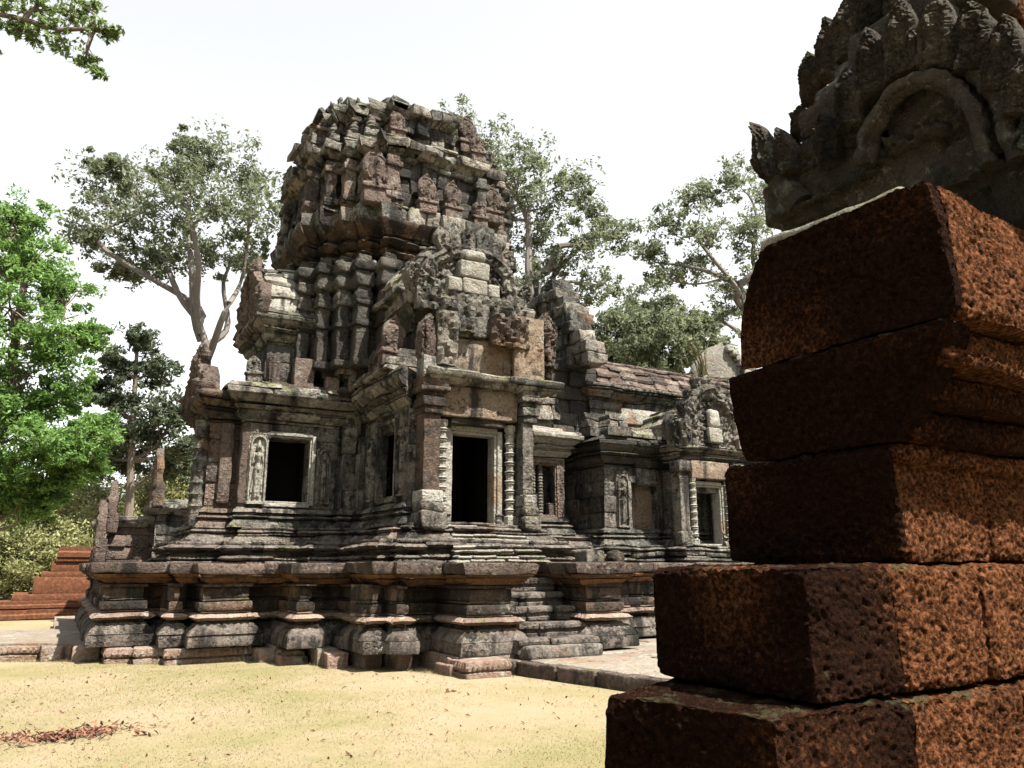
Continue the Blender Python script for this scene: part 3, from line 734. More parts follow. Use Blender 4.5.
def antefix_mesh(kind, seed):
    m = MB()
    if kind < 2:
        box2(m, -.17, .17, -.12, .1, 0, .22, r=.025, step=.1, tone=.6); box2(m, -.2, .2, -.15, .1, .2, .27, r=.02, step=.1, tone=.7)
        leafslab(m, (0, -.06, .25), X3, Z3, -Y3, .17, .56 if kind == 0 else .42, .07, seed, .55)
    elif kind == 2:
        box2(m, -.13, .13, -.1, .08, 0, .12, r=.02, step=.1, tone=.6)
        leafslab(m, (0, -.05, .1), X3, Z3, -Y3, .12, .5, .06, seed, .4)
    else:
        box2(m, -.2, .2, -.16, .1, 0, .34, r=.03, step=.1, tone=.75); box2(m, -.23, .23, -.19, .1, .12, .2, r=.02, step=.1, tone=.6)
        lathe(m, (0, -.02, .33), [(.16, 0), (.19, .06), (.13, .12), (.15, .18), (.09, .26), (.1, .3), (.03, .42), (.0, .46)], 10, .5)
    return m
AF = {}
def antefix(parent, x, y, z, rz, kind=0, s=1.0, mat=None, tilt=0):
    key = (kind, (mat or M_CARV).name)
    if key not in AF:
        o = antefix_mesh(kind, 3 + kind).build("antefix", mat or M_CARV, parent, erode=[(.02, 5, 3 + kind), (.01, 14, 9)])
        # mesh data was shifted by the parent's origin: bring it back to its own base
        off = origin_of(parent); o.data.transform(Matrix.Translation(off)); AF[key] = o
    else:
        o = AF[key].copy(); COL.objects.link(o); o.parent = parent
    o.location = Vector((x, y, z)) - origin_of(parent); o.rotation_euler = (tilt, R.uniform(-.06, .06), rz); o.scale = (s, s, s)
    return o

# -- upper storey and roof of the west wing
Wu = [at(-3.35, 1.0), at(-3.35, -1.08), at(-1.75, -1.08), at(-1.75, 1.0)]
m = MB(); mould(m, Wu, 5.40, [('wall', .18, .3, .28), ('fillet', .1, .16, .1)] + wall_courses(5.68, 6.5, [.42, .4]), r_, edges=[0, 1], depth=.5, jit=.02)
m.build("upper_wall", M_DARK, tem, erode=ERS)
m = MB(); mould(m, Wu, 6.5, cornice_spec(.34, .85), r_, edges=[0, 1], depth=.5, jit=.03, pillow=.03)
m.build("upper_cornice", M_ROOF, tem, erode=ER)
vault("r", 'x', CY, 1.25, wx0 + .35, CX - 1.8, 7.2, 1.4, .06, M_ROOF, r_, side=(-1, 1)).build("wing_roof", M_PALE, tem, erode=HEAVY)
pediment("p", tem, (CX - 3.55, CY, 7.1), -Y3, -X3, 2.4, 1.25, .12, 4, M_WARM, flames=7, fl_h=.3, ruin=.3)
pediment("p", tem, (CX - 4.55, CY, 5.15), -Y3, -X3, 2.2, 1.0, .14, 6, M_WARM, flames=7, fl_h=.32, ruin=.2)
m = MB(); box2(m, 3.5, 3.75, CY - 1.6, CY - 1.3, 5.45, 6.1, r=.05, step=.1, tone=.5); box2(m, 4.05, 4.5, CY - 1.62, CY - 1.35, 5.45, 6.12, r=.03, step=.1, tone=.65); box2(m, 4.75, 5.05, CY - 1.7, CY - 1.4, 5.42, 5.75, r=.03, step=.1, tone=.8); box2(m, 3.3, 4.9, CY - 1.66, CY - 1.2, 5.38, 5.5, r=.03, step=.1, tone=.5)
m.build("cornice_block", M_WARM, tem, erode=ERS)
m = MB(); rbox(m, (3.35, CY - .3, 8.25), (.3, .3, .3), r=.1, step=.08, tone=.5); lathe(m, (3.35, CY - .3, 8.3), [(.14, 0), (.2, .1), (.12, .2), (.14, .28), (.05, .45)], 9, .5)
m.build("roof_finial", M_WARM, tem, erode=ERS)

# -- south wing and door porch
SX0, SX1 = CX - 1.28, CX + 1.32; SY = CY - 4.45
Sw = [(SX0, CY - 1.7), (SX0, SY), (SX1, SY), (SX1, CY - 1.7)]
w2y = 15.05; dL = 7.0
op = {0: [(CY - 1.7 - w2y - .42, CY - 1.7 - w2y + .42, 3.0, 4.42)], 1: [(dL - .5 - SX0, dL + .5 - SX0, 2.3, 4.3)]}
m = MB(); z = mould(m, Sw, 2.40, BASEM, r_, edges=[0, 1, 2], depth=.16, jit=.015, openings=op)
mould(m, Sw, z, wall_courses(z, 4.65, [.36, .4, .34]), r_, edges=[0, 1, 2], openings=op, depth=.16, jit=.014)
m.build("porch_wall", M_WALL, tem, erode=ERS)
for e_ in (0, 2):
    m = MB(); mould(m, Sw, 4.65, cornice_spec(.36, .9), r_, edges=[e_], depth=.5, jit=.03, pillow=.03); m.build("porch_cornice", M_ROOF, tem, erode=ER)
w2 = empty("window", (SX0, w2y, 3.0)); w2.parent = tem; w2.location = Vector((SX0, w2y, 3.0)) - tem.location
frame(w2, 'y', w2y, SX0, .84, 3.0, 4.42, -1, mat=M_WALL)
devata(tem, (SX0 - .02, 14.25, 2.95), -Y3, -X3, .16, 1.25, mat=M_WALL)
devata(tem, (SX0 - .02, 15.9, 2.95), -Y3, -X3, .17, 1.3, mat=M_WALL)
# doorway
dw = empty("doorway", (dL, SY, 2.4)); dw.parent = tem; dw.location = Vector((dL, SY, 2.4)) - tem.location
frame(dw, 'x', dL, SY - .06, .92, 2.46, 4.2, -1, "door_frame", M_PALE, .12)
m = MB(); box2(m, dL - .78, dL + .78, SY - .34, SY + .1, 2.33, 2.44, r=.02, step=.12, tone=.8); m.build("threshold", M_LIN, dw, erode=ERS)
m = MB(); box2(m, dL - .6, dL + .62, SY - .3, SY + .05, 4.36, 4.5, r=.03, step=.15, tone=.3); m.build("lintel_base", M_OCHR, dw, erode=ERS)
m = MB(); box2(m, dL - .84, dL + .86, SY - .36, SY + .05, 4.5, 5.12, r=.025, step=.15, tone=.55); m.build("lintel", M_LIN, dw, erode=ERS)
for sx in (-.74, .78):
    m = MB(); pr = [(.13, 0), (.13, .16)]
    for k in range(9):
        zz = .18 + k * .19; pr += [(.085, zz), (.085, zz + .05), (.115, zz + .07), (.085, zz + .09), (.125, zz + .115), (.085, zz + .14)]
    pr += [(.12, 1.9), (.12, 2.0)]
    lathe(m, (dL + sx, SY - .16, 2.44), pr, 8, .8); m.build("colonnette", M_PALE, dw, erode=[(.006, 6, 4)])
# free-standing pillars carrying the ruined pediment
for sx, mt in ((-1.08, M_OCHR), (1.04, M_CARV)):
    x = dL + sx; m = MB(); q = 1.0 if sx < 0 else .72
    box2(m, x - .27 * q, x + .27 * q, SY - .66, SY - .1, 2.3, 2.62, r=.06, step=.1, tone=.7); box2(m, x - .24 * q, x + .24 * q, SY - .6, SY - .1, 2.6, 2.82, r=.08, step=.1, tone=.5)
    m.build("pillar_foot", M_CARV, tem, erode=ER); m = MB()
    box2(m, x - .21 * q, x + .21 * q, SY - .54, SY - .08, 2.8, 3.02, r=.02, step=.15, tone=.95)
    m.build("pillar_base", M_PALE if sx < 0 else M_CARV, tem, erode=ERS)
    m = MB(); box2(m, x - .17 * q, x + .17 * q, SY - .46, SY - .08, 3.0, 4.5, r=.02, step=.15, tone=.6); m.build("pillar", mt, tem, erode=ERS)
    m = MB()
    for k, (e, z0, z1) in enumerate(((.2, 4.48, 4.62), (.24, 4.62, 4.8), (.2, 4.8, 4.9), (.3, 4.9, 5.0), (.27, 5.0, 5.2))): box2(m, x - e * q, x + e * (q if sx < 0 else .95), SY - .32 - e, SY - .05, z0 + .003, z1, r=.025, step=.12, tone=.3 + .1 * k)
    m.build("capital", M_OCHR if sx < 0 else M_CARV, tem, erode=ERS)
# entablature ledge and ruined lower pediment
m = MB(); mould(m, [(dL - 1.0, SY - .2), (dL - 1.0, SY - .42), (dL + 1.5, SY - .42), (dL + 1.5, SY - .2)], 5.1, [('cyma', .12, .05, .2), ('fillet', .14, .26, .28), ('fillet', .05, .16, .14)], r_, closed=False, depth=.35, jit=.03, pillow=.03)
m.build("ledge", M_ROOF, tem, erode=ER)
lp = empty("pediment", (dL, SY - .3, 5.4)); lp.parent = tem; lp.location = Vector((dL, SY - .3, 5.4)) - tem.location
FY = SY - .38
m = MB(); box2(m, dL - .75, dL + .95, FY + .12, FY + .7, 5.38, 6.15, r=.04, step=.12, tone=.9); m.build("tympanum", M_LIN, lp, erode=HEAVY)
m = MB(); box2(m, dL - 1.0, dL - .9 + .28, FY - .08, FY + .4, 5.38, 6.2, r=.07, step=.08, tone=.8); m.build("scroll_block", M_CARV, lp, erode=HEAVY)
panel(lp, (dL - .82, FY - .1, 5.45), X3, -Y3, .22, 1.1, .13, 4.5, 4, M_CARV, "carved_scroll", .7)
panel(lp, (dL + 1.08, FY - .06, 5.38), X3, -Y3, .36, 1.35, .06, 4.2, 8, M_LIN, "carved_scroll", .6)
panel(lp, (dL + .62, FY - .04, 6.02), X3, -Y3, .45, .62, .15, 4.5, 9, M_WARM, "carved_scroll", .4)
panel(lp, (dL - .6, FY - .02, 6.2), X3, -Y3, .4, .45, .14, 5, 10, M_CARV, "carved_scroll", .4)
m = MB(); box2(m, dL - .68, dL + .25, FY - .0, FY + .7, 6.15, 6.62, r=.05, step=.12, tone=.4); box2(m, dL + .2, dL + 1.4, FY + .05, FY + .7, 6.15, 6.6, r=.05, step=.12, tone=.5); m.build("arch_block", M_WALL, lp, erode=HEAVY)
m = MB(); box2(m, dL - 1.3, dL - .95, FY - .12, FY + .3, 5.22, 5.62, r=.02, step=.12, tone=.9); m.build("pier_block", M_CARV, lp, erode=ERS)
m = MB(); leafslab(m, (dL - 1.12, FY + .1, 5.6), X3, Z3, -Y3, .24, .95, .14, 31, .4, 1.3); leafslab(m, (dL - 1.14, FY + .1, 5.6), Y3, Z3, -X3, .2, .9, .12, 32, .4); m.build("naga_head", M_WARM, lp, erode=[(.03, 4, 3), (.015, 12, 4)])
m = MB(); leafslab(m, (dL + 1.6, FY + .15, 5.75), X3, Z3, -Y3, .26, 1.3, .16, 33, .5, 1.3); box2(m, dL + 1.38, dL + 1.8, FY + .12, FY + .5, 5.5, 6.6, r=.1, step=.1, tone=.5); m.build("naga_head", M_WARM, lp, erode=HEAVY)
# upper storey of the porch
Su = [(SX0 + .3, CY - 2.0), (SX0 + .3, SY + .7), (SX1 - .2, SY + .7), (SX1 - .2, CY - 2.0)]
m = MB(); mould(m, Su, 5.45, [('fillet', .2, .35, .2)] + wall_courses(5.65, 6.75, [.38, .4]), r_, edges=[0, 1, 2], depth=.6, jit=.02)
m.build("upper_wall", M_DARK, tem, erode=ERS)
Sv = [(SX0 + .25, CY - 2.0), (SX0 + .25, SY + .45), (SX1 + .1, SY + .45), (SX1 + .1, CY - 2.0)]
m = MB(); mould(m, Sv, 6.6, [('fillet', .1, -.05, 0), ('cyma', .2, .0, .22), ('wall', .22, .24, .25), ('fillet', .1, .2, .12)], r_, edges=[0, 1, 2], depth=.7, jit=.04, pillow=.04)
m.build("upper_cornice", M_ROOF, tem, erode=HEAVY)
vault("r", 'y', (SX0 + SX1) / 2, 1.28, SY + .6, CY - 1.9, 7.2, 1.3, .1, M_ROOF, r_, side=(-1, 1)).build("porch_roof", M_ROOF, tem, erode=HEAVY)
# lower half-vault shoulder over the side window
m = MB()
for k, (o, z0, z1) in enumerate(((.42, 5.42, 5.55), (.3, 5.55, 5.72), (.12, 5.72, 5.9))):
    ring(m, [(SX0, CY - 1.9), (SX0, SY + .35)], [(o - .04, z0), (o, z0 + .04), (o - .05, z1 - .02), (o - .12, z1)], depth=.5, rnd=r_, closed=False, blk=(.4, .8), jit=.03, tone=(.4, .9))
m.build("half_vault", M_ROOF, tem, erode=HEAVY)
for (yy, zz, s, k) in ((15.55, 5.55, 1.0, 2), (15.1, 5.55, 1.15, 2), (14.55, 5.55, 1.35, 0)): antefix(tem, SX0 - .2, yy, zz, 0 if k == 0 else -.3, k, s, M_WARM)
up_ = pediment("p", tem, (dL + .02, SY + .28, 7.15), X3, -Y3, 2.3, 1.12, .17, 12, M_CARV, flames=11, fl_h=.46, lobes=4, ruin=.15, inner=M_CARV)
m = MB()
for (xa, xb, z0, z1) in ((-.28, .3, 7.2, 7.55), (.3, .62, 7.2, 7.5), (-.62, -.28, 7.2, 7.52), (-.34, .36, 7.55, 7.95), (-.3, .3, 7.95, 8.22)): box2(m, dL + xa + .004, dL + xb - .004, SY - .06, SY + .4, z0 + .003, z1, r=.05 if z1 < 8 else .14, step=.1, tone=R.uniform(.3, .8))
m.build("centre_block", M_PALE, up_, erode=ERS)
panel(tem, (dL + .02, SY + .1, 6.72), X3, -Y3, 1.3, .48, .17, 3.6, 14, M_CARV, "carved_frieze", .5)

# -- east wing with the false window
Ew = [(CX + 1.7, CY - 1.5), (CX + 4.25, CY - 1.5), (CX + 4.25, CY + 1.4), (CX + 1.7, CY + 1.4)]
EY = CY - 1.5; fx = 10.5
m = MB(); z = mould(m, Ew, 2.40, BASEM, r_, edges=[0, 1], depth=.4, jit=.015)
mould(m, Ew, z, wall_courses(z, 4.3, [.4, .36]), r_, edges=[0, 1], openings={0: [(fx - .36 - Ew[0][0], fx + .36 - Ew[0][0], 2.9, 4.15)]}, depth=.45, jit=.012)
m.build("wing_wall", M_CARV, tem, erode=ERS)
m = MB(); mould(m, Ew, 4.3, cornice_spec(.34, .85), r_, edges=[0, 1], depth=.5, jit=.03, pillow=.03)
z = mould(m, [(x, y + .2) for x, y in Ew], 5.0, [('fillet', .2, .1, .08), ('fillet', .2, -.08, -.14), ('fillet', .25, -.35, -.45)], r_, edges=[0, 1], depth=.5, jit=.05, pillow=.04)
m.build("wing_cornice", M_PALE, tem, erode=ER)
fw = empty("false_window", (fx, EY, 2.9)); fw.parent = tem; fw.location = Vector((fx, EY, 2.9)) - tem.location
frame(fw, 'x', fx, EY, .72, 2.9, 4.15, -1, mat=M_WARM)
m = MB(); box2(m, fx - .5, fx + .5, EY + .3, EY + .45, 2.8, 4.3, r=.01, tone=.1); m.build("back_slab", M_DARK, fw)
for k in range(3):
    m = MB(); pr = [(.07, 0)]
    for j in range(8): pr += [(.055, .05 + j * .155), (.08, .08 + j * .155), (.055, .11 + j * .155), (.075, .15 + j * .155)]
    lathe(m, (fx - .24 + k * .22, EY + .1, 2.9), pr + [(.07, 1.26)], 8, .5)
    if k < 2: m.build("baluster", M_CARV, fw)
    else:
        m = MB(); box2(m, fx + .18, fx + .34, EY + .02, EY + .2, 2.85, 3.2, r=.02, tone=.3); m.build("broken_baluster", M_WARM, fw, erode=ERS)
panel(tem, (11.02, EY - .02, 2.85), X3, -Y3, .1, 1.4, .03, 14, 21, M_WARM)
vault("r", 'x', CY, 1.2, CX + 1.7, CX + 4.3, 5.4, 1.7, .08, M_ROOF, r_, side=(-1, 1)).build("wing_roof", M_WALL, tem, erode=HEAVY)

m = MB(); box2(m, SX0 + .4, SX1 - .4, CY - 2.75, CY - 2.5, 2.3, 5, step=1); m.build('shade_lining', M_ROOMSHADE, tem); m = MB(); box2(m, CX - 2.35, CX - 2.1, CY - 1.3, CY + 1.3, 2.3, 5, step=1); m.build('shade_lining', M_ROOMSHADE, tem)  # linings from here on added to darken the openings, room shade as colour
m = MB(); box2(m, 6.3, 6.42, SY + .25, CY - 2.7, 2.3, 5, step=1); m.build('shade_lining', M_ROOMSHADE, tem)
m = MB(); box2(m, 7.62, 7.75, SY + .2, CY - 2.7, 2.3, 5, step=1); m.build('shade_lining', M_ROOMSHADE, tem)
m = MB(); box2(m, 3.2, 5.0, CY - .3, CY - .1, 2.3, 5, step=1); m.build('shade_lining', M_ROOMSHADE, tem)
# -- tower body and broken tiers
def redent(k):
    a, b_, c_ = 2.62 * k, 2.3 * k, 1.95 * k; w1_, w2_ = 1.15 * k, 1.62 * k
    quad = [(-a, -w1_), (-b_, -w1_), (-b_, -w2_), (-c_, -w2_), (-c_, -c_), (-w2_, -c_), (-w2_, -b_), (-w1_, -b_), (-w1_, -a)]
    pts = []
    for rot in range(4):
        for x, y in quad:
            for _ in range(rot): x, y = -y, x
            pts.append((CX + x, CY + y))
    return pts
core = redent(.86)
m = MB(); z = mould(m, core, 2.40, BASEM, r_, depth=.6, jit=.015)
mould(m, core, z, wall_courses(z, 5.0, [.42, .38]), r_, depth=.6, jit=.014, openings={})
m.build("core_wall", M_WALL, tem, erode=ERS)
m = MB(); mould(m, core, 5.0, cornice_spec(.25, .6) + [('wall', .2, .1, .05)], r_, depth=.6, jit=.02)
mould(m, redent(.97), 5.7, wall_courses(5.7, 8.5, [.46, .4, .5]), r_, depth=.6, jit=.02)
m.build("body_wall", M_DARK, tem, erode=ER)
for (x, y, rz_) in [(CX - 1.75 + i * .0, CY - 1.75, 0) for i in (0,)]:
    m = MB(); box2(m, x - .2, x + .2, y - .2, y + .2, 5.8, 8.5, r=.04, step=.2, tone=.9); m.build("corner_pilaster", M_WALL, tem, erode=ER)
m = MB(); mould(m, redent(.96), 8.45, [('torus', .2, .06, .12, (.05, .3)), ('fillet', .08, .0, .0), ('torus', .22, .1, .18, (.06, .34)), ('fillet', .08, .08, .08), ('cyma', .3, .12, .34)], r_, depth=.7, jit=.03, pillow=.04, blk=(.3, .7))
m.build("lotus_moulding", M_OCHR, tem, erode=HEAVY)
m = MB(); mould(m, redent(.97), 9.33, [('wall', .34, .28, .3), ('fillet', .12, .22, .14), ('fillet', .14, .06, -.02)], r_, depth=1.0, jit=.05, pillow=.05, blk=(.3, .7))
m.build("body_cornice", M_ROOF, tem, erode=HEAVY)
# skip functions: the south-east of the crown has fallen
def fall(x, y, z, rnd):
    e = (x - CX) * .75 - (y - CY) * .45
    lim = 3.65 - (z - 10.9) * 1.5
    return e > lim + rnd.uniform(-.25, .25) and z > 11.2
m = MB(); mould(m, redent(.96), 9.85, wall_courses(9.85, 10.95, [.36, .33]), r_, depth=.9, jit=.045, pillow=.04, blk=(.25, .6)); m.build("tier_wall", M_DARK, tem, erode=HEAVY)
m = MB(); mould(m, redent(.96), 10.9, [('fillet', .12, .02, .05), ('cyma', .17, .08, .25), ('wall', .2, .28, .3), ('fillet', .12, .2, .1), ('fillet', .1, .0, -.05)], r_, depth=1.1, jit=.06, pillow=.05, blk=(.25, .6), skip=fall)
m.build("tier_cornice", M_ROOF, tem, erode=HEAVY)
def fall2(x, y, z, rnd): return fall(x, y, z, rnd) or rnd.random() < .06
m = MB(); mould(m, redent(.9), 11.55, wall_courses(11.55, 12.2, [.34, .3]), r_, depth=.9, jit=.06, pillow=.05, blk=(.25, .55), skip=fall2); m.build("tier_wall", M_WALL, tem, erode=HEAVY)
m = MB(); mould(m, redent(.9), 12.15, [('cyma', .16, .04, .2), ('wall', .2, .22, .24), ('fillet', .14, .1, .02)], r_, depth=1.0, jit=.07, pillow=.06, blk=(.25, .6), skip=fall2)
m.build("tier_cornice", M_ROOF, tem, erode=HEAVY)
def fall3(x, y, z, rnd): return fall(x, y, z, rnd) or rnd.random() < .28
m = MB(); mould(m, redent(.78), 12.58, wall_courses(12.58, 12.9, [.32]), r_, depth=.8, jit=.08, pillow=.06, blk=(.3, .6), skip=fall3); m.build("broken_crown", M_WALL, tem, erode=HEAVY)
m = MB()
for k in range(70):      # rubble fill between the tiers so the broken top is solid
    zz = R.uniform(10.9, 13.0); rr_ = 2.0 - max(0, zz - 11.8) * .35; x = CX + R.uniform(-rr_, rr_); y = CY + R.uniform(-rr_, rr_)
    if fall(x, y, zz + .3, R): continue
    rbox(m, (x, y, zz), (R.uniform(.4, .9), R.uniform(.4, .9), R.uniform(.3, .45)), rz=R.uniform(-.15, .15), r=.05, step=.2, tone=R.random(), tilt=(R.uniform(-.1, .1), R.uniform(-.1, .1)))
solid(m, [(CX - 1.9, CY - 1.9), (CX + 1.9, CY - 1.9), (CX + 1.9, CY + 1.9), (CX - 1.9, CY + 1.9)], 9.5, 11.1)
solid(m, [(CX - 1.7, CY - 1.5), (CX + .3, CY - 1.5), (CX + .7, CY + 1.5), (CX - 1.7, CY + 1.7)], 11.0, 12.6)
m.build("rubble_core", M_DARK, tem, erode=HEAVY)
for (x, y, zz, sx, sy, sz, mt_) in ((7.3, 16.6, 12.75, .7, .7, .26, M_WALL), (6.0, 17.0, 12.75, .6, .5, .24, M_WARM), (5.3, 17.6, 12.95, .7, .9, .3, M_CARV), (5.1, 18.6, 13.1, .6, .9, .4, M_CARV), (6.35, 16.65, 12.65, .6, .5, .3, M_CARV), (8.0, 16.85, 12.3, .45, .4, .4, M_DARK)):
    m = MB(); rbox(m, (x, y, zz), (sx, sy, sz), rz=R.uniform(-.1, .1), r=.05, step=.12, tone=R.uniform(.1, .5), tilt=(R.uniform(-.05, .05), R.uniform(-.06, .06)))
    m.build("crown_slab", mt_, tem, erode=HEAVY)
def posts(k, z0, z1, w_, mt):
    pl = redent(k)
    for i, (x, y) in enumerate(pl):
        dx, dy = x - CX, y - CY
        if not (dy < -.9 * k or dx < -.9 * k) or dy > 1.8 or dx > 2.8 or fall(x, y, z1, R) or R.random() < .15: continue
        m = MB(); s = w_ * R.uniform(.85, 1.2)
        box2(m, x - s, x + s, y - s, y + s, z0, z1, r=.03, step=.15, tone=R.random()); box2(m, x - s - .05, x + s + .05, y - s - .05, y + s + .05, z0 + (z1 - z0) * .72, z0 + (z1 - z0) * .86, r=.03, step=.12, tone=R.random()); box2(m, x - s - .04, x + s + .04, y - s - .04, y + s + .04, z0, z0 + .16, r=.03, step=.12, tone=R.random())
        if z0 < 8:
            for q in range(3): box2(m, x - s - .05 - .03 * q, x + s + .05 + .03 * q, y - s - .05 - .03 * q, y + s + .05 + .03 * q, z1 - 1.15 + q * .36, z1 - .86 + q * .36, r=.09, step=.1, tone=R.random())
            for q in range(2): box2(m, x - s - .05, x + s + .05, y - s - .05, y + s + .05, z0 + .9 + q * .5, z0 + 1.02 + q * .5, r=.04, step=.1, tone=R.random())
        m.build("tier_post", mt if (i % 2 or z0 < 8) else M_WARM, tem, erode=[(.03, 5, i), (.015, 12, 3)])
posts(1.0, 9.85, 10.95, .15, M_WALL)
posts(.93, 11.5, 12.2, .12, M_CARV)
posts(1.0, 5.9, 8.5, .13, M_DARK)
# antefixes standing on the ledges
def ledge(k, z, s, kinds, mt, edges=(0, 35), inset=.0, prob=1.0):
    pl = redent(k)
    for i, p in enumerate(pl):
        x, y = p; dx, dy = x - CX, y - CY
        if not (dy < -.9 * k or dx < -.9 * k): continue
        if dy > 1.7 or dx > 2.9: continue
        if fall(x, y, z + .3, R) or R.random() > prob: continue
        south = dy < dx + .1 * R.random() if abs(dx - dy) > .4 else (i % 2 == 0)
        rz = 0 if (dy <= dx) else -math.pi / 2
        antefix(tem, x + (inset if dx < 0 else -inset), y + inset, z, rz, R.choice(kinds), s * R.uniform(.85, 1.15), mt if R.random() < .5 else M_CARV)
ledge(1.06, 9.62, 1.0, (0, 1, 1, 2), M_WARM, inset=.12)
ledge(1.03, 11.4, .95, (1, 1, 3), M_WARM, inset=.12, prob=.95)
ledge(.95, 12.45, .62, (1, 2, 3), M_WARM, inset=.1, prob=.45)
antefix(tem, CX - 1.5, CY - 2.55, 9.65, -.1, 0, 1.75, M_WARM)
antefix(tem, CX - .3, CY - 2.7, 9.65, 0, 0, 1.25, M_WARM); antefix(tem, CX + .35, CY - 2.7, 9.65, 0, 0, 1.25, M_WARM); antefix(tem, CX + 1.55, CY - 2.5, 9.9, 0, 0, 1.3, M_WARM); antefix(tem, CX + .95, CY - 2.25, 11.75, 0, 0, 1.35, M_WARM)
antefix(tem, CX - 1.75, CY + .9, 13.2, 0, 2, 1.0, M_WARM)
for (x, y, z, s, k) in ((3.2, CY - 1.62, 5.42, .9, 1), (4.5, CY - 1.2, 7.0, .6, 2), (5.35, CY - 1.9, 5.45, .8, 3)): antefix(tem, x, y, z, 0, k, s)
# ------------------------------------------------------------------ pillared hall east of the tower
hall = empty("stone_hall", (15, CY, 1.65), "low roofed stone hall right of the tower, with blind window and pedimented side door", "temple hall")
r_ = random.Random(9)
HP = [(11.2, CY + 1.2), (11.2, CY - 1.75), (11.5, CY - 1.75), (11.5, CY - 2.75), (13.4, CY - 2.75), (13.4, CY - 3.5), (16.2, CY - 3.5), (16.2, CY - 2.75), (21, CY - 2.75)]
m = MB(); mould(m, HP, 1.64, [('wall', .09, .1, .1), ('torus', .1, .05, .09, (.03, .09)), ('fillet', .06, -.06, -.04), ('wall', .1, .02, .02), ('torus', .1, -.04, .02), ('fillet', .06, -.1, -.1)], r_, closed=False, depth=.6, jit=.03, blk=(.3, .9), pillow=.025)
solid(m, [(11.4, CY), (11.6, CY - 2.6), (13.5, CY - 2.6), (13.5, CY - 3.3), (16.1, CY - 3.3), (16.1, CY - 2.6), (21, CY - 2.6), (21, CY)], 1.6, 2.12)
m.build("plinth", M_CARV, hall, erode=ER)
HX0 = 11.9; HY = CY - 2.2
Hw = [(HX0, CY + 1.5), (HX0, HY), (19.5, HY), (19.5, CY + 1.5)]
bw = 13.2
m = MB(); z = mould(m, Hw, 2.14, BASEM, r_, edges=[0, 1], depth=.4, jit=.015)
mould(m, Hw, z, wall_courses(z, 4.15, [.38, .42]), r_, edges=[0, 1], depth=.45, jit=.014, openings={1: [(bw - .42 - HX0, bw + .42 - HX0, 2.5, 3.7), (14.2 - HX0, 15.2 - HX0, 2.1, 3.75)]})
m.build("hall_wall", M_CARV, hall, erode=ERS)
m = MB(); mould(m, Hw, 4.15, cornice_spec(.38, .85), r_, edges=[0, 1], depth=.5, jit=.03, pillow=.03); m.build("hall_cornice", M_DARK, hall, erode=ER)
fw = empty("blind_window", (bw, HY, 2.5)); fw.parent = hall; fw.location = Vector((bw, HY, 2.5)) - hall.location
frame(fw, 'x', bw, HY, .84, 2.5, 3.7, -1, mat=M_CARV)
m = MB(); box2(m, bw - .55, bw + .55, HY + .22, HY + .4, 2.4, 3.8, r=.01, tone=.4); m.build("filling_slab", M_LIN, fw, erode=ERS)
devata(hall, (12.46, HY - .02, 2.6), X3, -Y3, .2, 1.35)
panel(hall, (12.46, HY - .02, 3.55), X3, -Y3, .2, .5, .04, 12, 31)
m = vault("r", 'x', CY, 2.25, HX0 + .1, 19.5, 4.9, .62, .25, M_ROOF, r_, courses=3)
# keep only the shoulder of the lower half vault: clerestory wall stands behind it
m.build("aisle_roof", M_ROOF, hall, erode=ER)
Hc = [(HX0 + .3, CY + 1.2), (HX0 + .3, CY - 1.25), (19.5, CY - 1.25), (19.5, CY + 1.2)]
m = MB(); mould(m, Hc, 5.3, wall_courses(5.3, 6.1, [.3, .26]), r_, edges=[0, 1], depth=.4, jit=.02); m.build("clerestory", M_WALL, hall, erode=ER)
m = MB(); box2(m, 13.2, 14.5, CY - 1.34, CY - 1.2, 5.5, 5.95, r=.03, step=.2, tone=1); box2(m, 14.5, 16.0, CY - 1.33, CY - 1.2, 5.48, 5.8, r=.03, step=.2, tone=.9); m.build("pale_blocks", M_PALE, hall, erode=ERS)
m = MB(); mould(m, Hc, 6.1, [('fillet', .07, .05, .08), ('cyma', .16, .1, .25), ('torus', .1, .25, .3, (.03, .2)), ('fillet', .1, .3, .3)], r_, edges=[0, 1], depth=.5, jit=.03, pillow=.03); m.build("clerestory_cornice", M_CARV, hall, erode=ER)
m = vault("r", 'x', CY, 1.35, HX0 + .5, 19.5, 6.5, 1.05, .1, M_ROOF, r_, courses=6); m.build("vaulted_roof", M_WARM, hall, erode=ER)
# tall stepped gable at the hall's west end, and its dark neighbour over the link
m = MB()
for k in range(9):
    hw_ = 1.95 * (1 - (k / 9) ** 1.35) + .12; z0 = 6.9 + k * .31
    y = CY - hw_
    while y < CY + hw_ - .1:
        L_ = min(r_.uniform(.4, .75), CY + hw_ - y); box2(m, 11.45 + r_.uniform(-.12, .1), 12.15 + r_.uniform(-.15, .1), y + .004 - (.12 * r_.random() if y == CY - hw_ else 0), y + L_ - .004, z0, z0 + .31 + r_.uniform(-.02, .03), r=.04, step=.15, tone=r_.uniform(.1, .8)); y += L_
m.build("gable", M_ROOF, hall, erode=HEAVY)
m = MB(); mould(m, [(11.0, CY - 1.2), (12.4, CY - 1.2)], 4.9, wall_courses(4.9, 7.1, [.4, .36]), r_, closed=False, depth=.8, jit=.04); m.build("link_wall", M_DARK, hall, erode=ER)
m = MB(); mould(m, [(11.55, CY - 2.0), (11.95, CY - 2.0), (11.95, CY - 2.45), (12.5, CY - 2.45)], 4.9, [('wall', .25, .1, .1), ('fillet', .2, .05, 0), ('fillet', .2, -.05, -.1)], r_, closed=False, depth=.4, jit=.05, blk=(.25, .4)); m.build("roof_shoulder", M_CARV, hall, erode=HEAVY)
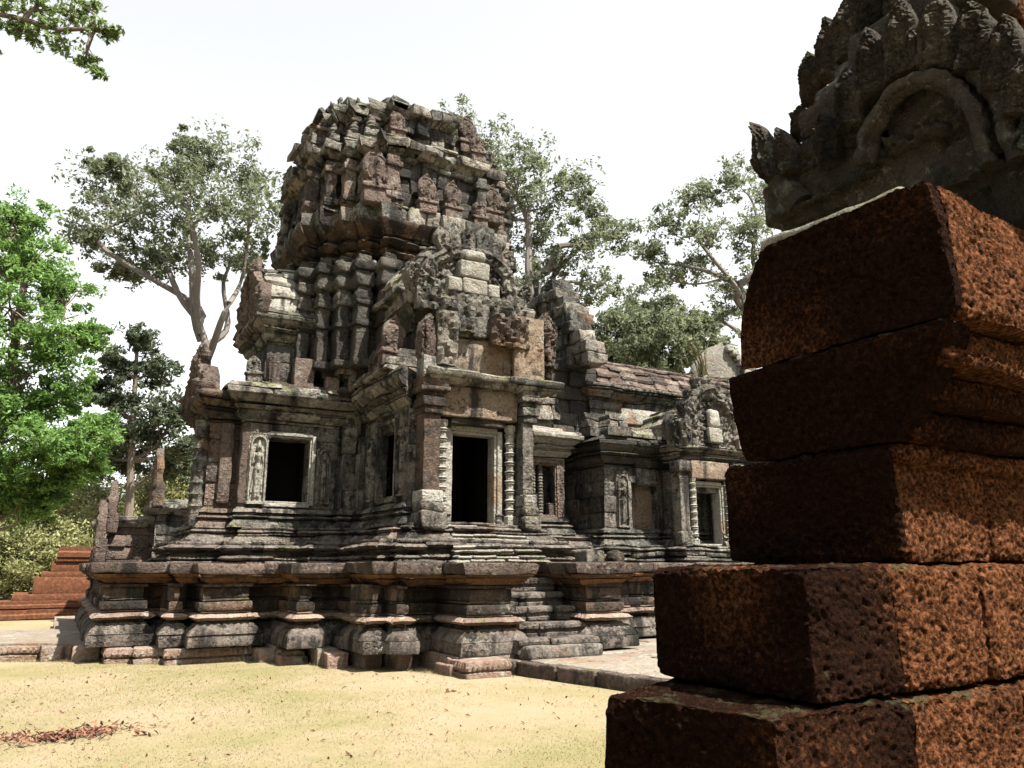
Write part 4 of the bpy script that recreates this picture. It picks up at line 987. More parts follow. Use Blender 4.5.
# side door porch
PYF = CY - 2.95; dx_ = 14.68
Pw = [(13.75, HY), (13.75, PYF), (15.6, PYF), (15.6, HY)]
m = MB(); z = mould(m, Pw, 2.14, BASEM, r_, edges=[0, 1, 2], depth=.3, jit=.012, openings={1: [(dx_ - .42 - 13.75, dx_ + .42 - 13.75, 2.0, 3.72)]})
mould(m, Pw, z, wall_courses(z, 4.05, [.5, .44]), r_, edges=[0, 1, 2], depth=.3, jit=.012, openings={1: [(dx_ - .42 - 13.75, dx_ + .42 - 13.75, 2.0, 3.72)]})
m.build("porch_wall", M_WALL, hall, erode=ERS)
dw = empty("doorway", (dx_, PYF, 2.15)); dw.parent = hall; dw.location = Vector((dx_, PYF, 2.15)) - hall.location
frame(dw, 'x', dx_, PYF - .04, .8, 2.2, 3.65, -1, "door_frame", M_PALE, .1)
m = MB(); box2(m, dx_ - .66, dx_ + .66, PYF - .2, PYF + .1, 3.86, 4.32, r=.03, tone=.6); m.build("lintel", M_LIN, dw, erode=ERS)
for sx in (-.6, .62):
    m = MB(); pr = [(.12, 0), (.12, .14)]
    for k in range(8):
        zz = .16 + k * .185; pr += [(.075, zz), (.075, zz + .05), (.105, zz + .07), (.075, zz + .09), (.11, zz + .115), (.075, zz + .14)]
    lathe(m, (dx_ + sx, PYF - .12, 2.15), pr + [(.1, 1.7)], 8, .7); m.build("colonnette", M_PALE, dw, erode=[(.006, 6, 4)])
for x in (13.72, 15.68):
    m = MB(); box2(m, x - .15, x + .15, PYF - .22, PYF + .1, 2.5, 4.0, r=.02, tone=.8); box2(m, x - .2, x + .2, PYF - .27, PYF + .1, 2.14, 2.5, r=.05, tone=.6); box2(m, x - .22, x + .22, PYF - .29, PYF + .1, 3.98, 4.3, r=.06, tone=.4)
    m.build("pillar", M_CARV, hall, erode=ERS)
m = MB(); mould(m, Pw, 4.3, cornice_spec(.32, .5), r_, edges=[0, 1, 2], depth=.35, jit=.03, pillow=.03); m.build("porch_cornice", M_ROOF, hall, erode=ER)
pe = pediment("p", hall, (dx_ + .05, PYF - .15, 4.72), X3, -Y3, 2.1, 1.5, .18, 44, M_CARV, flames=9, fl_h=.3, ruin=.1, inner=M_CARV)
m = MB(); box2(m, dx_ - .16, dx_ + .3, PYF - .42, PYF - .2, 4.8, 5.2, r=.03, step=.1, tone=.6); box2(m, dx_ - .12, dx_ + .27, PYF - .41, PYF - .2, 5.2, 5.7, r=.12, step=.08, tone=.9); m.build("pale_niche", M_PALE, pe, erode=ERS)
vault("r", 'y', dx_, .95, PYF, CY - 1.3, 4.9, 1.0, .05, M_ROOF, r_, side=(-1, 1), courses=4).build("porch_roof", M_ROOF, hall, erode=ER)
m = MB()
for (x0, x1, y0, y1, z0, z1) in ((9.05, 9.5, 12.95, 13.4, 1.68, 1.95), (9.55, 9.9, 13.05, 13.5, 1.68, 1.86)): box2(m, x0, x1, y0, y1, z0, z1, r=.06, step=.1, tone=.6)
tag(m.build("fallen_block", M_CARV, erode=[(.04, 4, 2)], loc=(9.3, 13.1, 1.66)), "two rough fallen blocks lying on the terrace right of the stair", "fallen stone")
m = MB(); lathe(m, (9.75, 12.95, 1.68), [(.05, 0), (.16, .03), (.2, .12), (.17, .22), (.06, .27)], 12, .6); tag(m.build("round_stone", M_CARV, erode=[(.03, 4, 8)], loc=(9.75, 12.95, 1.68)), "small rounded stone on the terrace edge right of the stair", "fallen stone")

# grass tuft growing on the hall roof
m = MB(); gr = random.Random(3)
for k in range(26):
    p0 = np.array((17.4 + gr.uniform(-.15, .15), CY - .2 + gr.uniform(-.2, .2), 7.45)); h_ = gr.uniform(.5, 1.7); a = gr.uniform(-.5, .15) * h_; b_ = gr.uniform(-.2, .2)
    tube(m, [p0 + (a * t * t, b_ * t * t, h_ * t * (1 - .15 * t)) for t in np.linspace(0, 1, 6)], [.022, .02, .016, .014, .012, .004], 4, gr.random())
    if k < 3:
        for t in np.linspace(.8, 1.05, 12): tube(m, [p0 + (a * t * t, b_ * t * t, h_ * t * .88), p0 + (a * t * t - .1, b_, h_ * t * .88 + .1)], [.03, .008], 4, .95)
tag(m.build("grass_tuft", M_GRASS, loc=(17.4, CY, 7.4)), "dry tuft of tall grass with pale seed heads growing on the hall roof ridge", "grass tuft")

# ------------------------------------------------------------------ small gable of another building far right
c0 = P(716, 372, 33)
gb = empty("ruined_gable_building", (c0[0], c0[1], 0), "small far ruined building with a pale smooth gable showing over the hall roof", "ruin")
m = MB(); gx, gy = c0[0], c0[1]
mould(m, [(gx - 1.4, gy), (gx + 3.5, gy)], 0, wall_courses(0, 8.7, [.5]), random.Random(4), closed=False, depth=1.5, jit=.03); m.build("wall", M_WALL, gb, erode=ER)
m = MB(); mould(m, [(gx - 1.4, gy), (gx + 3.5, gy)], 8.7, [('cyma', .4, .1, .4), ('fillet', .3, .4, .4), ('fillet', .3, .2, .1)], random.Random(4), closed=False, depth=1.5, jit=.04); m.build("cornice", M_DARK, gb, erode=ER)
m = MB(); relief(m, (gx + .3, gy - .1, 9.6), X3, Z3, -Y3, lambda t: 1.2 * max(.03, 1 - t ** 1.6) + .02, 1.55, 14, 14, lambda x, z: 0 * x + .05, back=.9, tone=.3); m.build("gable", M_PALE, gb, erode=[(.08, 1.2, 3)])
m = MB()
for k in range(7):
    t = k / 7; x = gx + .4 + 1.2 * (1 - t ** 1.6) ; rbox(m, (x, gy - .1, 9.7 + 1.5 * t), (.4, .7, .3), rz=0, r=.08, step=.15, tone=.8)
m.build("gable_edge", M_PALE, gb, erode=HEAVY)

# ------------------------------------------------------------------ left background: laterite steps and gate ruin
bx = P(0, 605, 31)
lt = empty("laterite_terrace", (P(40, 610, 32)[0], P(40, 610, 32)[1], 0), "reddish stepped laterite terrace at the left edge beyond the lawn", "terrace")
yB = 29.2
specs = [(-12, 1.35, yB, 0, .30, "step_course"), (-12, 1.3, yB + .3, .30, .55, "step_course"), (-1.1, 1.5, yB + .7, .55, .76, "step_course"), (-.6, 1.5, yB + .8, .76, 1.28, "wing_block"), (-.42, 1.6, yB + .83, 1.28, 1.46, "wing_block"), (-.17, 1.9, yB + .86, 1.46, 1.78, "wing_block"), (0.0, 2.2, yB + .8, 1.78, 1.88, "top_ledge"), (0.02, 2.2, yB + .82, 1.88, 2.26, "top_slab")]
for i, (x0, x1, y, z0, z1, nm) in enumerate(specs):
    m = MB(); rr_ = random.Random(i)
    ring(m, [(x0, y + 2.5), (x0, y), (x1, y), (x1, y + 2.5)], ([(0, z0), (.06, z0 + .04), (.06, z0 + (z1 - z0) * .5), (0.0, z0 + (z1 - z0) * .65), (.0, z1)] if i in (0, 1, 7) else [(-.005, z0), (0, z0 + .02), (0, z1 - .02), (-.01, z1)]), edges=[0, 1, 2], depth=1.2, rnd=rr_, blk=(1.2, 2.4), jit=.008, pillow=.006, tone=(.0, .3))
    m.build(nm, M_LATF, lt, erode=[(.02, 1.5, 3)])
gt = empty("gate_ruin", (2.6, 29, 0), "low ruined gate wall with upright carved finials left of and behind the tower", "ruin")
rr_ = random.Random(77)
def wblk(x0, x1, y, z0, z1, nm, mat, dep=1.0):
    m = MB(); mould(m, [(x0, y + 1.5), (x0, y), (x1, y)], z0, wall_courses(z0, z1, [.34, .4]), rr_, closed=False, depth=dep, jit=.03); m.build(nm, mat, gt, erode=ER)
Yg = 27.0
def gx_(px): return P(px, 560, 1)[0] / P(px, 560, 1)[1] * Yg
def gz_(px, py): q = P(px, py, 1); k = Yg / q[1]; return EYE + (q[2] - EYE) * k
wblk(gx_(106), gx_(152), Yg, 0, gz_(120, 527), "low_wall", M_WARM)
m = MB(); mould(m, [(gx_(106), Yg + 1.5), (gx_(106), Yg), (gx_(150), Yg)], gz_(120, 527), [('cyma', .18, .05, .15), ('fillet', .16, .16, .16)], rr_, closed=False, depth=1, jit=.03); m.build("wall_coping", M_ROOF, gt, erode=ER)
wblk(gx_(150), gx_(215), Yg - .5, 0, gz_(170, 512), "high_wall", M_WALL)
m = MB(); mould(m, [(gx_(149), Yg + 1.0), (gx_(149), Yg - .5), (gx_(215), Yg - .5)], gz_(170, 516), [('cyma', .18, .05, .2), ('fillet', .2, .2, .2), ('fillet', .12, .1, .0)], rr_, closed=False, depth=1, jit=.03); m.build("wall_coping", M_ROOF, gt, erode=ER)
for (px, py0, py1, w_, y_) in ((98, 560, 500, .22, Yg - .2), (107, 530, 480, .24, Yg), (150, 505, 449, .36, Yg - .4), (190, 506, 478, .4, Yg - .2)):
    x = P(px, 550, 1)[0] / P(px, 550, 1)[1] * y_; z0 = gz_(px, py0); h_ = gz_(px, py1) - z0
    m = MB(); leafslab(m, (x, y_ + .1, z0 - .05), -Y3, Z3, -X3, w_ * 1.5, h_ + .05, .14, int(px), .5); box2(m, x - .1, x + .22, y_ - w_, y_ + w_ + .2, z0 - .1, z0 + h_ * .35, r=.06, tone=.4); m.build("finial", M_WARM, gt, erode=[(.03, 4, 3)])

# parked vehicle far left
cp = P(-6, 590, 47)
car = empty("parked_car", (cp[0], cp[1], 0), "pale parked car just visible at the left edge beyond the scrub", "car"); car.rotation_euler = (0, 0, .2)
def cpart(nm, mat, fn, par=None):
    m = MB(); fn(m); V = [v for v in m.v]; o = m.build(nm, mat); o.parent = par or car; return o
def body(m):
    pr = [(-2.1, .35), (-2.15, .75), (-1.5, .95), (1.0, .98), (2.0, .85), (2.1, .4)]
    V = [(x, y, z) for y in (-.85, .85) for x, z in pr]; n = len(pr)
    m.add(V, [[i, (i + 1) % n, n + (i + 1) % n, n + i] for i in range(n)], [list(range(n)), list(range(n, 2 * n))[::-1]])
def cabin(m):
    V = [(x, y * s_, z) for y in (-.8, .8) for x, z, s_ in ((-1.6, .94, 1), (-1.2, 1.5, .85), (.3, 1.52, .85), (1.0, .95, 1))]
    m.add(V, [[i, (i + 1) % 4, 4 + (i + 1) % 4, 4 + i] for i in range(4)], [[0, 1, 2, 3], [7, 6, 5, 4]])
cpart("body", M_PAINT, body); cpart("windows", M_GLASS, cabin)
cpart("car_roof", M_PAINT, lambda m: box2(m, -1.15, .3, -.69, .69, 1.5, 1.55, r=.02))
for x in (-1.35, 1.35):
    for y in (-.82, .82):
        def wh(m, x=x, y=y): 
            a = np.arange(16) / 16 * 6.283; V = [(x + .33 * math.cos(t), y + d, .33 + .33 * math.sin(t)) for d in (-.1, .1) for t in a]
            m.add(V, [[i, (i + 1) % 16, 16 + (i + 1) % 16, 16 + i] for i in range(16)], [list(range(16)), list(range(16, 32))[::-1]])
        cpart("wheel", M_TYRE, wh)

# ------------------------------------------------------------------ trees
def leaves(mb, C_, Rr, n, size, rng, flat=.75, droop=0):
    p = rng.normal(size=(n, 3)); p /= np.linalg.norm(p, axis=1, keepdims=True); p *= (rng.random(n) ** .45)[:, None]
    p = p * np.array((Rr, Rr, Rr * flat)) + C_
    nrm = rng.normal(size=(n, 3)) + np.array((0, 0, .8)); nrm /= np.linalg.norm(nrm, axis=1, keepdims=True)
    t = np.cross(nrm, rng.normal(size=(n, 3))); t /= np.linalg.norm(t, axis=1, keepdims=True); b_ = np.cross(nrm, t)
    s = size * rng.uniform(.6, 1.3, n)[:, None]
    V = np.stack([p - t * s, p - b_ * s * .42 + nrm * s * .12, p + t * s, p + b_ * s * .42 + nrm * s * .12], 1).reshape(-1, 3)
    tone = np.repeat(np.clip(rng.normal(.5, .22, n), 0, 1), 4)
    mb.add(V, np.arange(4 * n).reshape(-1, 4), tone=tone)

def tree(name, base, trunk, r0, clumps, leaf, size, barkm, label, cat, group=None, seed=1, per=26, sub=.3, lpc=70, flat=.75, fill=1.5, anyk=False, fork=0):
    """trunk: list of 3-D points; clumps: (centre, radius) masses of the crown, each carried by its own limb"""
    rng = np.random.default_rng(seed)
    root = empty(name, tuple(base), label, cat, group)
    tr = MB(); lf = MB(); br = MB()
    T = np.array(trunk, float); n = len(T)
    tube(tr, T, np.linspace(r0, r0 * .35, n), 9)
    tr.build("trunk", barkm, root, erode=[(r0 * .12, 1.2, 3)])
    tube(br, T, np.linspace(r0 * .5, r0 * .2, n), 5)
    cand = [T]; crad = [np.linspace(r0 * .6, r0 * .3, n)]
    CC = np.array([c for c, _ in clumps], float)
    if fork:
        cen = CC[rng.choice(len(CC), fork, replace=False)]
        for _ in range(12):
            lab_ = np.argmin(((CC[:, None] - cen[None]) ** 2).sum(2), 1)
            cen = np.array([CC[lab_ == i].mean(0) if (lab_ == i).any() else cen[i] for i in range(fork)])
        for i in range(fork):
            s = T[-1 - (i % 3)]; e = cen[i]; L = np.linalg.norm(e - s); tt = np.linspace(0, 1, 14)[:, None]
            bend = rng.normal(size=3) * L * .07; bend2 = rng.normal(size=3) * L * .04
            path = s + (e - s) * tt + np.array((0, 0, 1.)) * np.sin(tt * math.pi) * L * rng.uniform(-.10, .16) + bend * np.sin(tt * math.pi) + bend2 * np.sin(tt * 9 + i)
            rl = r0 * rng.uniform(.42, .62); rads = np.linspace(rl, rl * .28, 14); tube(br, path, rads, 7)
            cand.append(path[3:]); crad.append(rads[3:] * .7)
    K_ = np.concatenate(cand); Kr = np.concatenate(crad)
    for (c, R_) in clumps:
        c = np.array(c, float)
        low = K_[:, 2] < c[2] - R_ * .3
        d = np.linalg.norm(K_ - c, axis=1) + np.where(~low, 100 if (low.any() and not anyk) else 0, 0)
        k = int(np.argmin(d)); s = K_[k]; L = np.linalg.norm(c - s)
        tt = np.linspace(0, 1, 8)[:, None]
        side = rng.normal(size=3) * L * .10
        path = s + (c - s) * tt + np.array((0, 0, -1)) * (np.sin(tt * math.pi) * L * .05) + side * np.sin(tt * math.pi) + np.sin(tt * 7 + rng.random() * 6) * side[::-1] * .35 * tt
        rb = min(Kr[k], .03 + R_ * .06)
        tube(br, path, np.linspace(rb, rb * .35, 8), 6)
        for q in range(int(per * fill)):
            dv = rng.normal(size=3); dv /= np.linalg.norm(dv); dv[2] *= flat; e = c + dv * R_ * rng.uniform(.3, 1.45)
            st = path[rng.integers(4, 8)]
            mid = (st + e) / 2 + rng.normal(size=3) * R_ * .10
            if q % 2 == 0: tube(br, [st, mid, e], [rb * .4, rb * .25, rb * .08], 4)
            leaves(lf, e, R_ * sub * rng.uniform(.5, 1.7), int(lpc * rng.uniform(.15, .95)), size * rng.uniform(.75, 1.2), rng, .7)
    br.build("limbs" if r0 > .1 else "stems", barkm, root); lf.build("crown", leaf, root, smooth=False, sharp=None)
    return root
def PX(lst, D, rk): return [(P(x, y, D + dz), r / F_PX * D * rk) for x, y, r, dz in lst]
def trunkp(lst, D): return [P(x, y, D + (dz if isinstance(dz, (int, float)) else 0)) for x, y, dz in lst]
def ground(p): return np.array((p[0], p[1], 0.0))

D = 46; tp = trunkp([(207, 372, 0), (206, 355, 0), (204, 338, 0), (200, 322, 0)], D); b0 = ground(P(214, 500, D))
tree("tall_tree", b0, [b0, b0 + (0, 0, 5)] + tp, .42, PX([(100, 195, 30, 0), (135, 185, 26, 2), (175, 178, 30, -2), (215, 160, 30, 0), (250, 180, 26, 1), (255, 215, 28, 0), (215, 205, 30, -3), (175, 225, 28, 2), (130, 225, 30, 0), (90, 235, 22, -1), (205, 250, 28, 0), (245, 255, 24, 2), (155, 262, 24, 0), (120, 268, 18, 1), (190, 150, 18, 0), (110, 165, 16, 0)], D, 1.15), M_LEAFM, .17, M_BARK,
     "broad spreading grey green tree rising behind the tower's left porch", "tree", fork=6, seed=3, per=24, lpc=66, sub=.33)
D = 47; b0 = ground(P(545, 500, D)); tp = trunkp([(540, 330, 0), (536, 300, 0), (535, 275, 0)], D)
tree("tall_tree", b0, [b0] + tp, .55, PX([(455, 122, 20, 0), (490, 138, 24, 2), (530, 155, 24, 0), (568, 180, 24, 0), (590, 205, 18, 1), (515, 180, 22, -2), (550, 205, 26, 0), (590, 240, 24, 0), (620, 235, 18, 2), (530, 240, 24, 1), (560, 262, 22, 0), (600, 285, 22, -1), (530, 282, 20, 0), (570, 300, 16, 0), (490, 165, 22, 1), (440, 130, 16, 2), (510, 215, 22, 1)], D, 1.1), M_LEAFM, .16, M_BARK,
     "open crowned tree with arching limbs directly behind the tower's right shoulder", "tree", fork=6, seed=5, per=24, lpc=52, sub=.33)
D = 52; b0 = ground(P(752, 520, D)); tp = trunkp([(750, 350, 0), (745, 310, 0), (740, 285, 0)], D)
tree("tall_tree", b0, [b0] + tp, .5, PX([(735, 180, 22, 0), (700, 195, 22, 1), (760, 190, 26, 2), (670, 225, 20, 0), (705, 230, 22, -1), (745, 225, 22, 0), (645, 250, 16, 0), (690, 265, 20, 1), (730, 290, 22, 0), (765, 250, 24, 0), (665, 275, 14, 0), (720, 320, 20, 0), (755, 300, 22, 1)], D, 1.1), M_LEAFM, .17, M_BARK,
     "thin crowned tree between the hall roof and the laterite pier", "tree", fork=5, seed=8, per=24, lpc=52, sub=.33)
D = 40; b0 = ground(P(655, 520, D))
tree("bushy_tree", b0, [b0, b0 + (0, 0, 5)] + [P(655, 380, D), P(655, 350, D)], .4, PX([(620, 325, 22, 0), (650, 315, 24, -2), (680, 325, 22, 0), (610, 350, 20, 0), (645, 345, 26, -3), (680, 355, 24, -1), (705, 345, 20, 1), (630, 368, 22, 0), (665, 372, 22, 0)], D, 1.1), M_LEAFM, .13, M_BARKD,
     "dense dark green bushy tree just above the hall roof", "tree", fork=4, seed=12, per=36, lpc=130, sub=.33, flat=.9)
D = 31; b0 = ground(P(-25, 560, D))
tree("bright_tree", b0, [b0, b0 + (.1, 0, 3)] + [P(-15, 480, D), P(0, 420, D), P(15, 350, D), P(25, 280, D)], .4, PX([(15, 225, 26, 0), (-20, 260, 30, 1), (30, 265, 28, 0), (60, 290, 24, 1), (10, 310, 32, -1), (55, 340, 28, 0), (85, 335, 16, 1), (15, 365, 32, 0), (60, 395, 26, 1), (-20, 400, 30, 0), (20, 415, 28, 0), (40, 445, 24, -1), (75, 440, 24, -1), (95, 430, 16, 0), (0, 470, 28, 0), (50, 480, 22, 0), (80, 465, 18, 0), (10, 500, 26, 1), (-15, 460, 30, 1), (35, 505, 18, 0)], D, 1.1), M_LEAFB, .115, M_BARKD,
     "bright fresh green tree filling the left edge of the view", "tree", seed=15, per=30, lpc=120, sub=.33, flat=.8)
D = 43; b0 = ground(P(129, 535, D))
tree("slender_tree", b0, [b0, P(130, 500, D), P(131, 460, D), P(133, 420, D), P(135, 380, D), P(137, 345, D)], .26, PX([(138, 340, 16, 0), (120, 365, 18, 0), (155, 372, 20, 1), (108, 400, 16, 0), (140, 400, 24, 0), (175, 415, 20, 0), (120, 430, 24, 0), (155, 440, 26, 1), (185, 445, 18, 0), (95, 385, 12, 0), (170, 465, 22, 2), (125, 465, 22, 2), (105, 455, 20, 2)], D, 1.1), M_LEAFD, .15, M_BARKD,
     "dark slender straight trunked tree between the bright tree and the tower", "tree", seed=19, per=24, lpc=85, sub=.33, flat=.6)
# overhanging branch, top left: a tree standing outside the view on the left
D = 15; b0 = ground(P(-330, 560, D))
tree("overhanging_tree", b0, [b0, P(-320, 400, D), P(-290, 250, D), P(-250, 130, D), P(-180, 60, D), P(-110, 22, D), P(-50, 8, D), P(-10, 12, D), P(25, 20, D), P(60, 30, D), P(95, 28, D)], .12, PX([(8, 5, 19, 0), (40, 10, 16, .1), (70, 12, 16, .2), (98, 30, 14, 0), (60, 40, 16, .1), (85, 60, 12, 0), (30, 35, 16, .2), (15, 28, 14, .2), (112, 32, 9, 0), (-30, 15, 29, 0), (50, -15, 23, 0), (90, 8, 13, 0), (98, 72, 7, 0), (50, 22, 14, 0), (-20, 40, 17, 0)], D, 1.0), M_LEAFH, .08, M_BARKD,
     "leafy branches of an overhanging tree in the upper left corner", "tree", seed=23, per=15, lpc=17, sub=.33, flat=.6, anyk=True)
# scrub behind the left steps, each shrub its own
for i, (px, py, rr_, DD, mat_, lab) in enumerate([(10, 545, 30, 40, 0, "pale green shrub at the far left edge above the red steps"), (48, 520, 28, 44, 1, "tall straw coloured shrub beneath the bright tree"), (75, 548, 22, 42, 0, "low light green shrub just above the top slab of the red steps"), (85, 500, 24, 50, 1, "greyish shrub left of the slender tree trunk"), (112, 520, 22, 48, 1, "straw coloured shrub behind the lower gate wall"), (165, 490, 24, 50, 1, "grey leaved shrub behind the upper gate wall"), (185, 465, 20, 52, 2, "dark shrub close against the tower's left column"), (140, 505, 22, 55, 2, "dark green shrub between the two gate finials"), (25, 500, 26, 52, 2, "dark green shrub in the shade of the bright tree"), (-25, 530, 40, 46, 1, "straw coloured shrub cut by the left edge of the view")]):
    b0 = ground(P(px, 560, DD)); c = P(px, py, DD); R_ = rr_ / F_PX * DD * 1.2
    cl = [(c + np.array((dx * R_ * .7, dy * R_ * .5, dz * R_ * .8)), R_ * .75) for dx, dy, dz in ((0, 0, .3), (-.8, 0, 0), (.8, .2, 0), (0, -.5, -.4), (-.6, .3, -.8), (.6, -.2, -.8), (0, 0, -1.4))]
    tree("shrub", b0, [b0, b0 * .5 + c * .5, c], .08, cl, (M_SCRUB, M_SCRUB, M_LEAFM)[mat_], .13, M_BARK, lab, "shrub", "shrubs behind the left ruins", seed=60 + i, per=20, lpc=75, sub=.4, flat=.9)
# far wood closing the horizon, then an unseen tree ring added to cut sky light
rng = np.random.default_rng(90); m = MB()
for k in range(150):
    px = rng.uniform(-1500, 2600); DD = rng.uniform(75, 110); hh_ = rng.uniform(3, 9)
    c = ground(P(px * .6, 560, DD)) + (0, 0, hh_)
    for q in range(4): leaves(m, c + rng.normal(size=3) * (2.5, 2.5, 2.0), 3.0, 160, .42, rng, .8)
for k in range(230):
    az = math.radians(rng.uniform(78, 342)); DD = rng.uniform(36, 52); c = np.array((math.sin(az) * DD, math.cos(az) * DD, rng.uniform(1, 21)))
    for q in range(2): leaves(m, c + rng.normal(size=3) * (3, 3, 2.0), 3.4, 110, .75, rng, .8)
tag(m.build("wood_and_shade_ring", M_LEAFM, smooth=False, sharp=None), "hazy line of far woodland on the horizon, plus unseen trees added to block sky light", "woodland", kind="stuff")

# ------------------------------------------------------------------ laterite pier in the foreground
pier = empty("laterite_pier", (2.4, 2.0, 0), "massive pitted red brown laterite pier of stepped courses with a carved pediment on top", "pier")
def lat_block(mb, pts, z0, z1, tone, stp=.0075, pit=.010, seed=1, r=.022, ztop=None, belly=1.0):
    """quad footprint pts (CCW: front-left, front-right, back-right, back-left); fine pitted skin on the faces that show"""
    p = np.array(pts, float)
    def patch(A, B, C_, D_, st):
        nu = max(2, int(np.linalg.norm(B - A) / st)); nv = max(2, int(np.linalg.norm(D_ - A) / st))
        u = np.linspace(0, 1, nu)[:, None, None]; v = np.linspace(0, 1, nv)[None, :, None]
        w = v ** belly if abs(A[2] - D_[2]) > .01 else v
        G = (A * (1 - u) * (1 - w) + B * u * (1 - w) + C_ * u * w + D_ * (1 - u) * w)
        G[..., 2] = (A[2] * (1 - v) + D_[2] * v)[..., 0]
        G = G.reshape(-1, 3)
        return G, nu, nv
    lo = [np.array((*q, z0)) for q in p]; hi = [np.array((*q, z1)) for q in p]
    if ztop is not None: hi = [np.array((*q, z1)) for q in np.array(ztop, float)]
    cen = (sum(lo) + sum(hi)) / 8
    FL, FR, BR_, BL = 0, 1, 2, 3
    for (a_, b_, fine) in ((FL, FR, 1), (BL, FL, 1), (FR, BR_, 0), (BR_, BL, 0), ('t', 0, 1), ('b', 0, 0)):
        if a_ == 't': G, nu, nv = patch(hi[FL], hi[FR], hi[BR_], hi[BL], stp * 1.6)
        elif a_ == 'b': G, nu, nv = patch(lo[BL], lo[BR_], lo[FR], lo[FL], .05)
        else: G, nu, nv = patch(lo[a_], lo[b_], hi[b_], hi[a_], stp if fine else .06)
        # round the arrises, then sink pits
        xs = np.array([q for q in lo + hi])
        out = G - cen
        bmin, bmax = xs.min(0), xs.max(0)
        G0 = G.copy()
        for ax in range(3):
            for bx2 in range(ax + 1, 3):
                da = np.minimum(G0[:, ax] - bmin[ax], bmax[ax] - G0[:, ax]); db = np.minimum(G0[:, bx2] - bmin[bx2], bmax[bx2] - G0[:, bx2])
                k = np.clip(1 - np.hypot(da, db) / (r * 2.2), 0, 1) ** 2 * r * .55
                G[:, ax] -= np.sign(out[:, ax]) * k; G[:, bx2] -= np.sign(out[:, bx2]) * k
        wv = np.stack([fbm(G, 3.2, seed + 1, 2), fbm(G, 3.2, seed + 4, 2), fbm(G, 3.2, seed + 8, 2)], 1) * .016
        wv += np.stack([vn(G, 16, seed + 11), vn(G, 16, seed + 14), vn(G, 16, seed + 18)], 1) * .006
        d = np.zeros(len(G))
        if fine:
            d = -pit * 1.2 * np.clip(.55 - worley(G, 62, 2), 0, 1) / .55 * np.clip(.8 + vn(G, 7, 3), 0, 2) - pit * 2.4 * np.clip(.26 + .1 * vn(G, 5, 4) - worley(G, 21, 9), 0, 1) / .3 + pit * .8 * fbm(G, 70, 5, 2)
        nv_ = np.array((0, 0, 0.0))
        e1 = G0[nv] - G0[0]; e2 = G0[1] - G0[0]; nv_ = np.cross(e1, e2); nv_ /= np.linalg.norm(nv_)
        if nv_ @ (G0.mean(0) - cen) < 0: nv_ = -nv_
        G = G + wv + nv_ * d[:, None]
        tt = np.clip(tone + .35 * vn(G, 2.2, seed + 30), 0, 1)
        mb.add(G, grid_quads(nu, nv), tone=tt)
def course(nm, blocks, lab=None):
    m = MB()
    for i, b_ in enumerate(blocks): lat_block(m, *b_[:4], seed=i * 13 + len(nm), ztop=b_[4] if len(b_) > 4 else None, belly=b_[5] if len(b_) > 5 else 1.0)
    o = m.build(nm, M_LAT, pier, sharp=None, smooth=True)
    if lab: o['label'] = lab
    return o
g = .006
for k in range(2):
    z0 = -.05 + k * .43
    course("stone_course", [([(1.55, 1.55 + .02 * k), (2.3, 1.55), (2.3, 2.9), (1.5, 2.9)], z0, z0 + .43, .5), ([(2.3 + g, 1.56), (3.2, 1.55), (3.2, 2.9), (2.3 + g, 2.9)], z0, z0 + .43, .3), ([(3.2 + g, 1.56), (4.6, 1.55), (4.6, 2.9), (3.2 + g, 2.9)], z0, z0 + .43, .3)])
course("stone_course", [([(1.81, 1.70), (2.40, 1.672), (2.45, 2.6), (1.62, 2.23)], .80, 1.228, .7), ([(2.405, 1.685), (3.1, 1.68), (3.1, 2.6), (2.41, 2.6)], .80, 1.232, .15), ([(3.11, 1.68), (4.6, 1.68), (4.6, 2.6), (3.11, 2.6)], .80, 1.232, .2)])  # corner stones: own dark weathering, deepened by tone to stand for shade
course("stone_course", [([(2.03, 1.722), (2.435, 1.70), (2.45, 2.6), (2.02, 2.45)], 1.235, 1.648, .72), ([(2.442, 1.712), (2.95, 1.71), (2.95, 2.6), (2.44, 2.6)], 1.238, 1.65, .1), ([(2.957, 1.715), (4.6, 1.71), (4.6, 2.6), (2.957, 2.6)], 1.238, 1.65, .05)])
course("stone_course", [([(2.555, 1.755), (2.60, 1.75), (2.60, 2.6), (2.55, 2.57)], 1.656, 2.085, .7), ([(2.603, 1.775), (3.2, 1.79), (3.2, 2.6), (2.603, 2.57)], 1.656, 2.05, .1), ([(3.206, 1.79), (4.6, 1.80), (4.6, 2.6), (3.206, 2.6)], 1.656, 2.05, .05), ([(2.61, 1.75), (4.6, 1.77), (4.6, 2.6), (2.61, 2.57)], 2.0, 2.085, .25)])  # thin dark end slice carries the left face's shade in its tone
course("stone_course", [([(2.585, 1.745), (2.70, 1.74), (2.70, 2.5), (2.585, 2.48)], 2.092, 2.475, .75, [(2.51, 1.465), (2.70, 1.46), (2.70, 2.5), (2.50, 2.46)]), ([(2.62, 1.70), (4.6, 1.74), (4.6, 2.45), (2.68, 2.45)], 2.092, 2.21, .62), ([(2.60, 1.62), (4.6, 1.66), (4.6, 2.45), (2.66, 2.45)], 2.215, 2.33, .58), ([(2.58, 1.50), (4.6, 1.54), (4.6, 2.45), (2.66, 2.45)], 2.335, 2.47, .55)])  # darker tone on these stones stands in for the shade under the coping
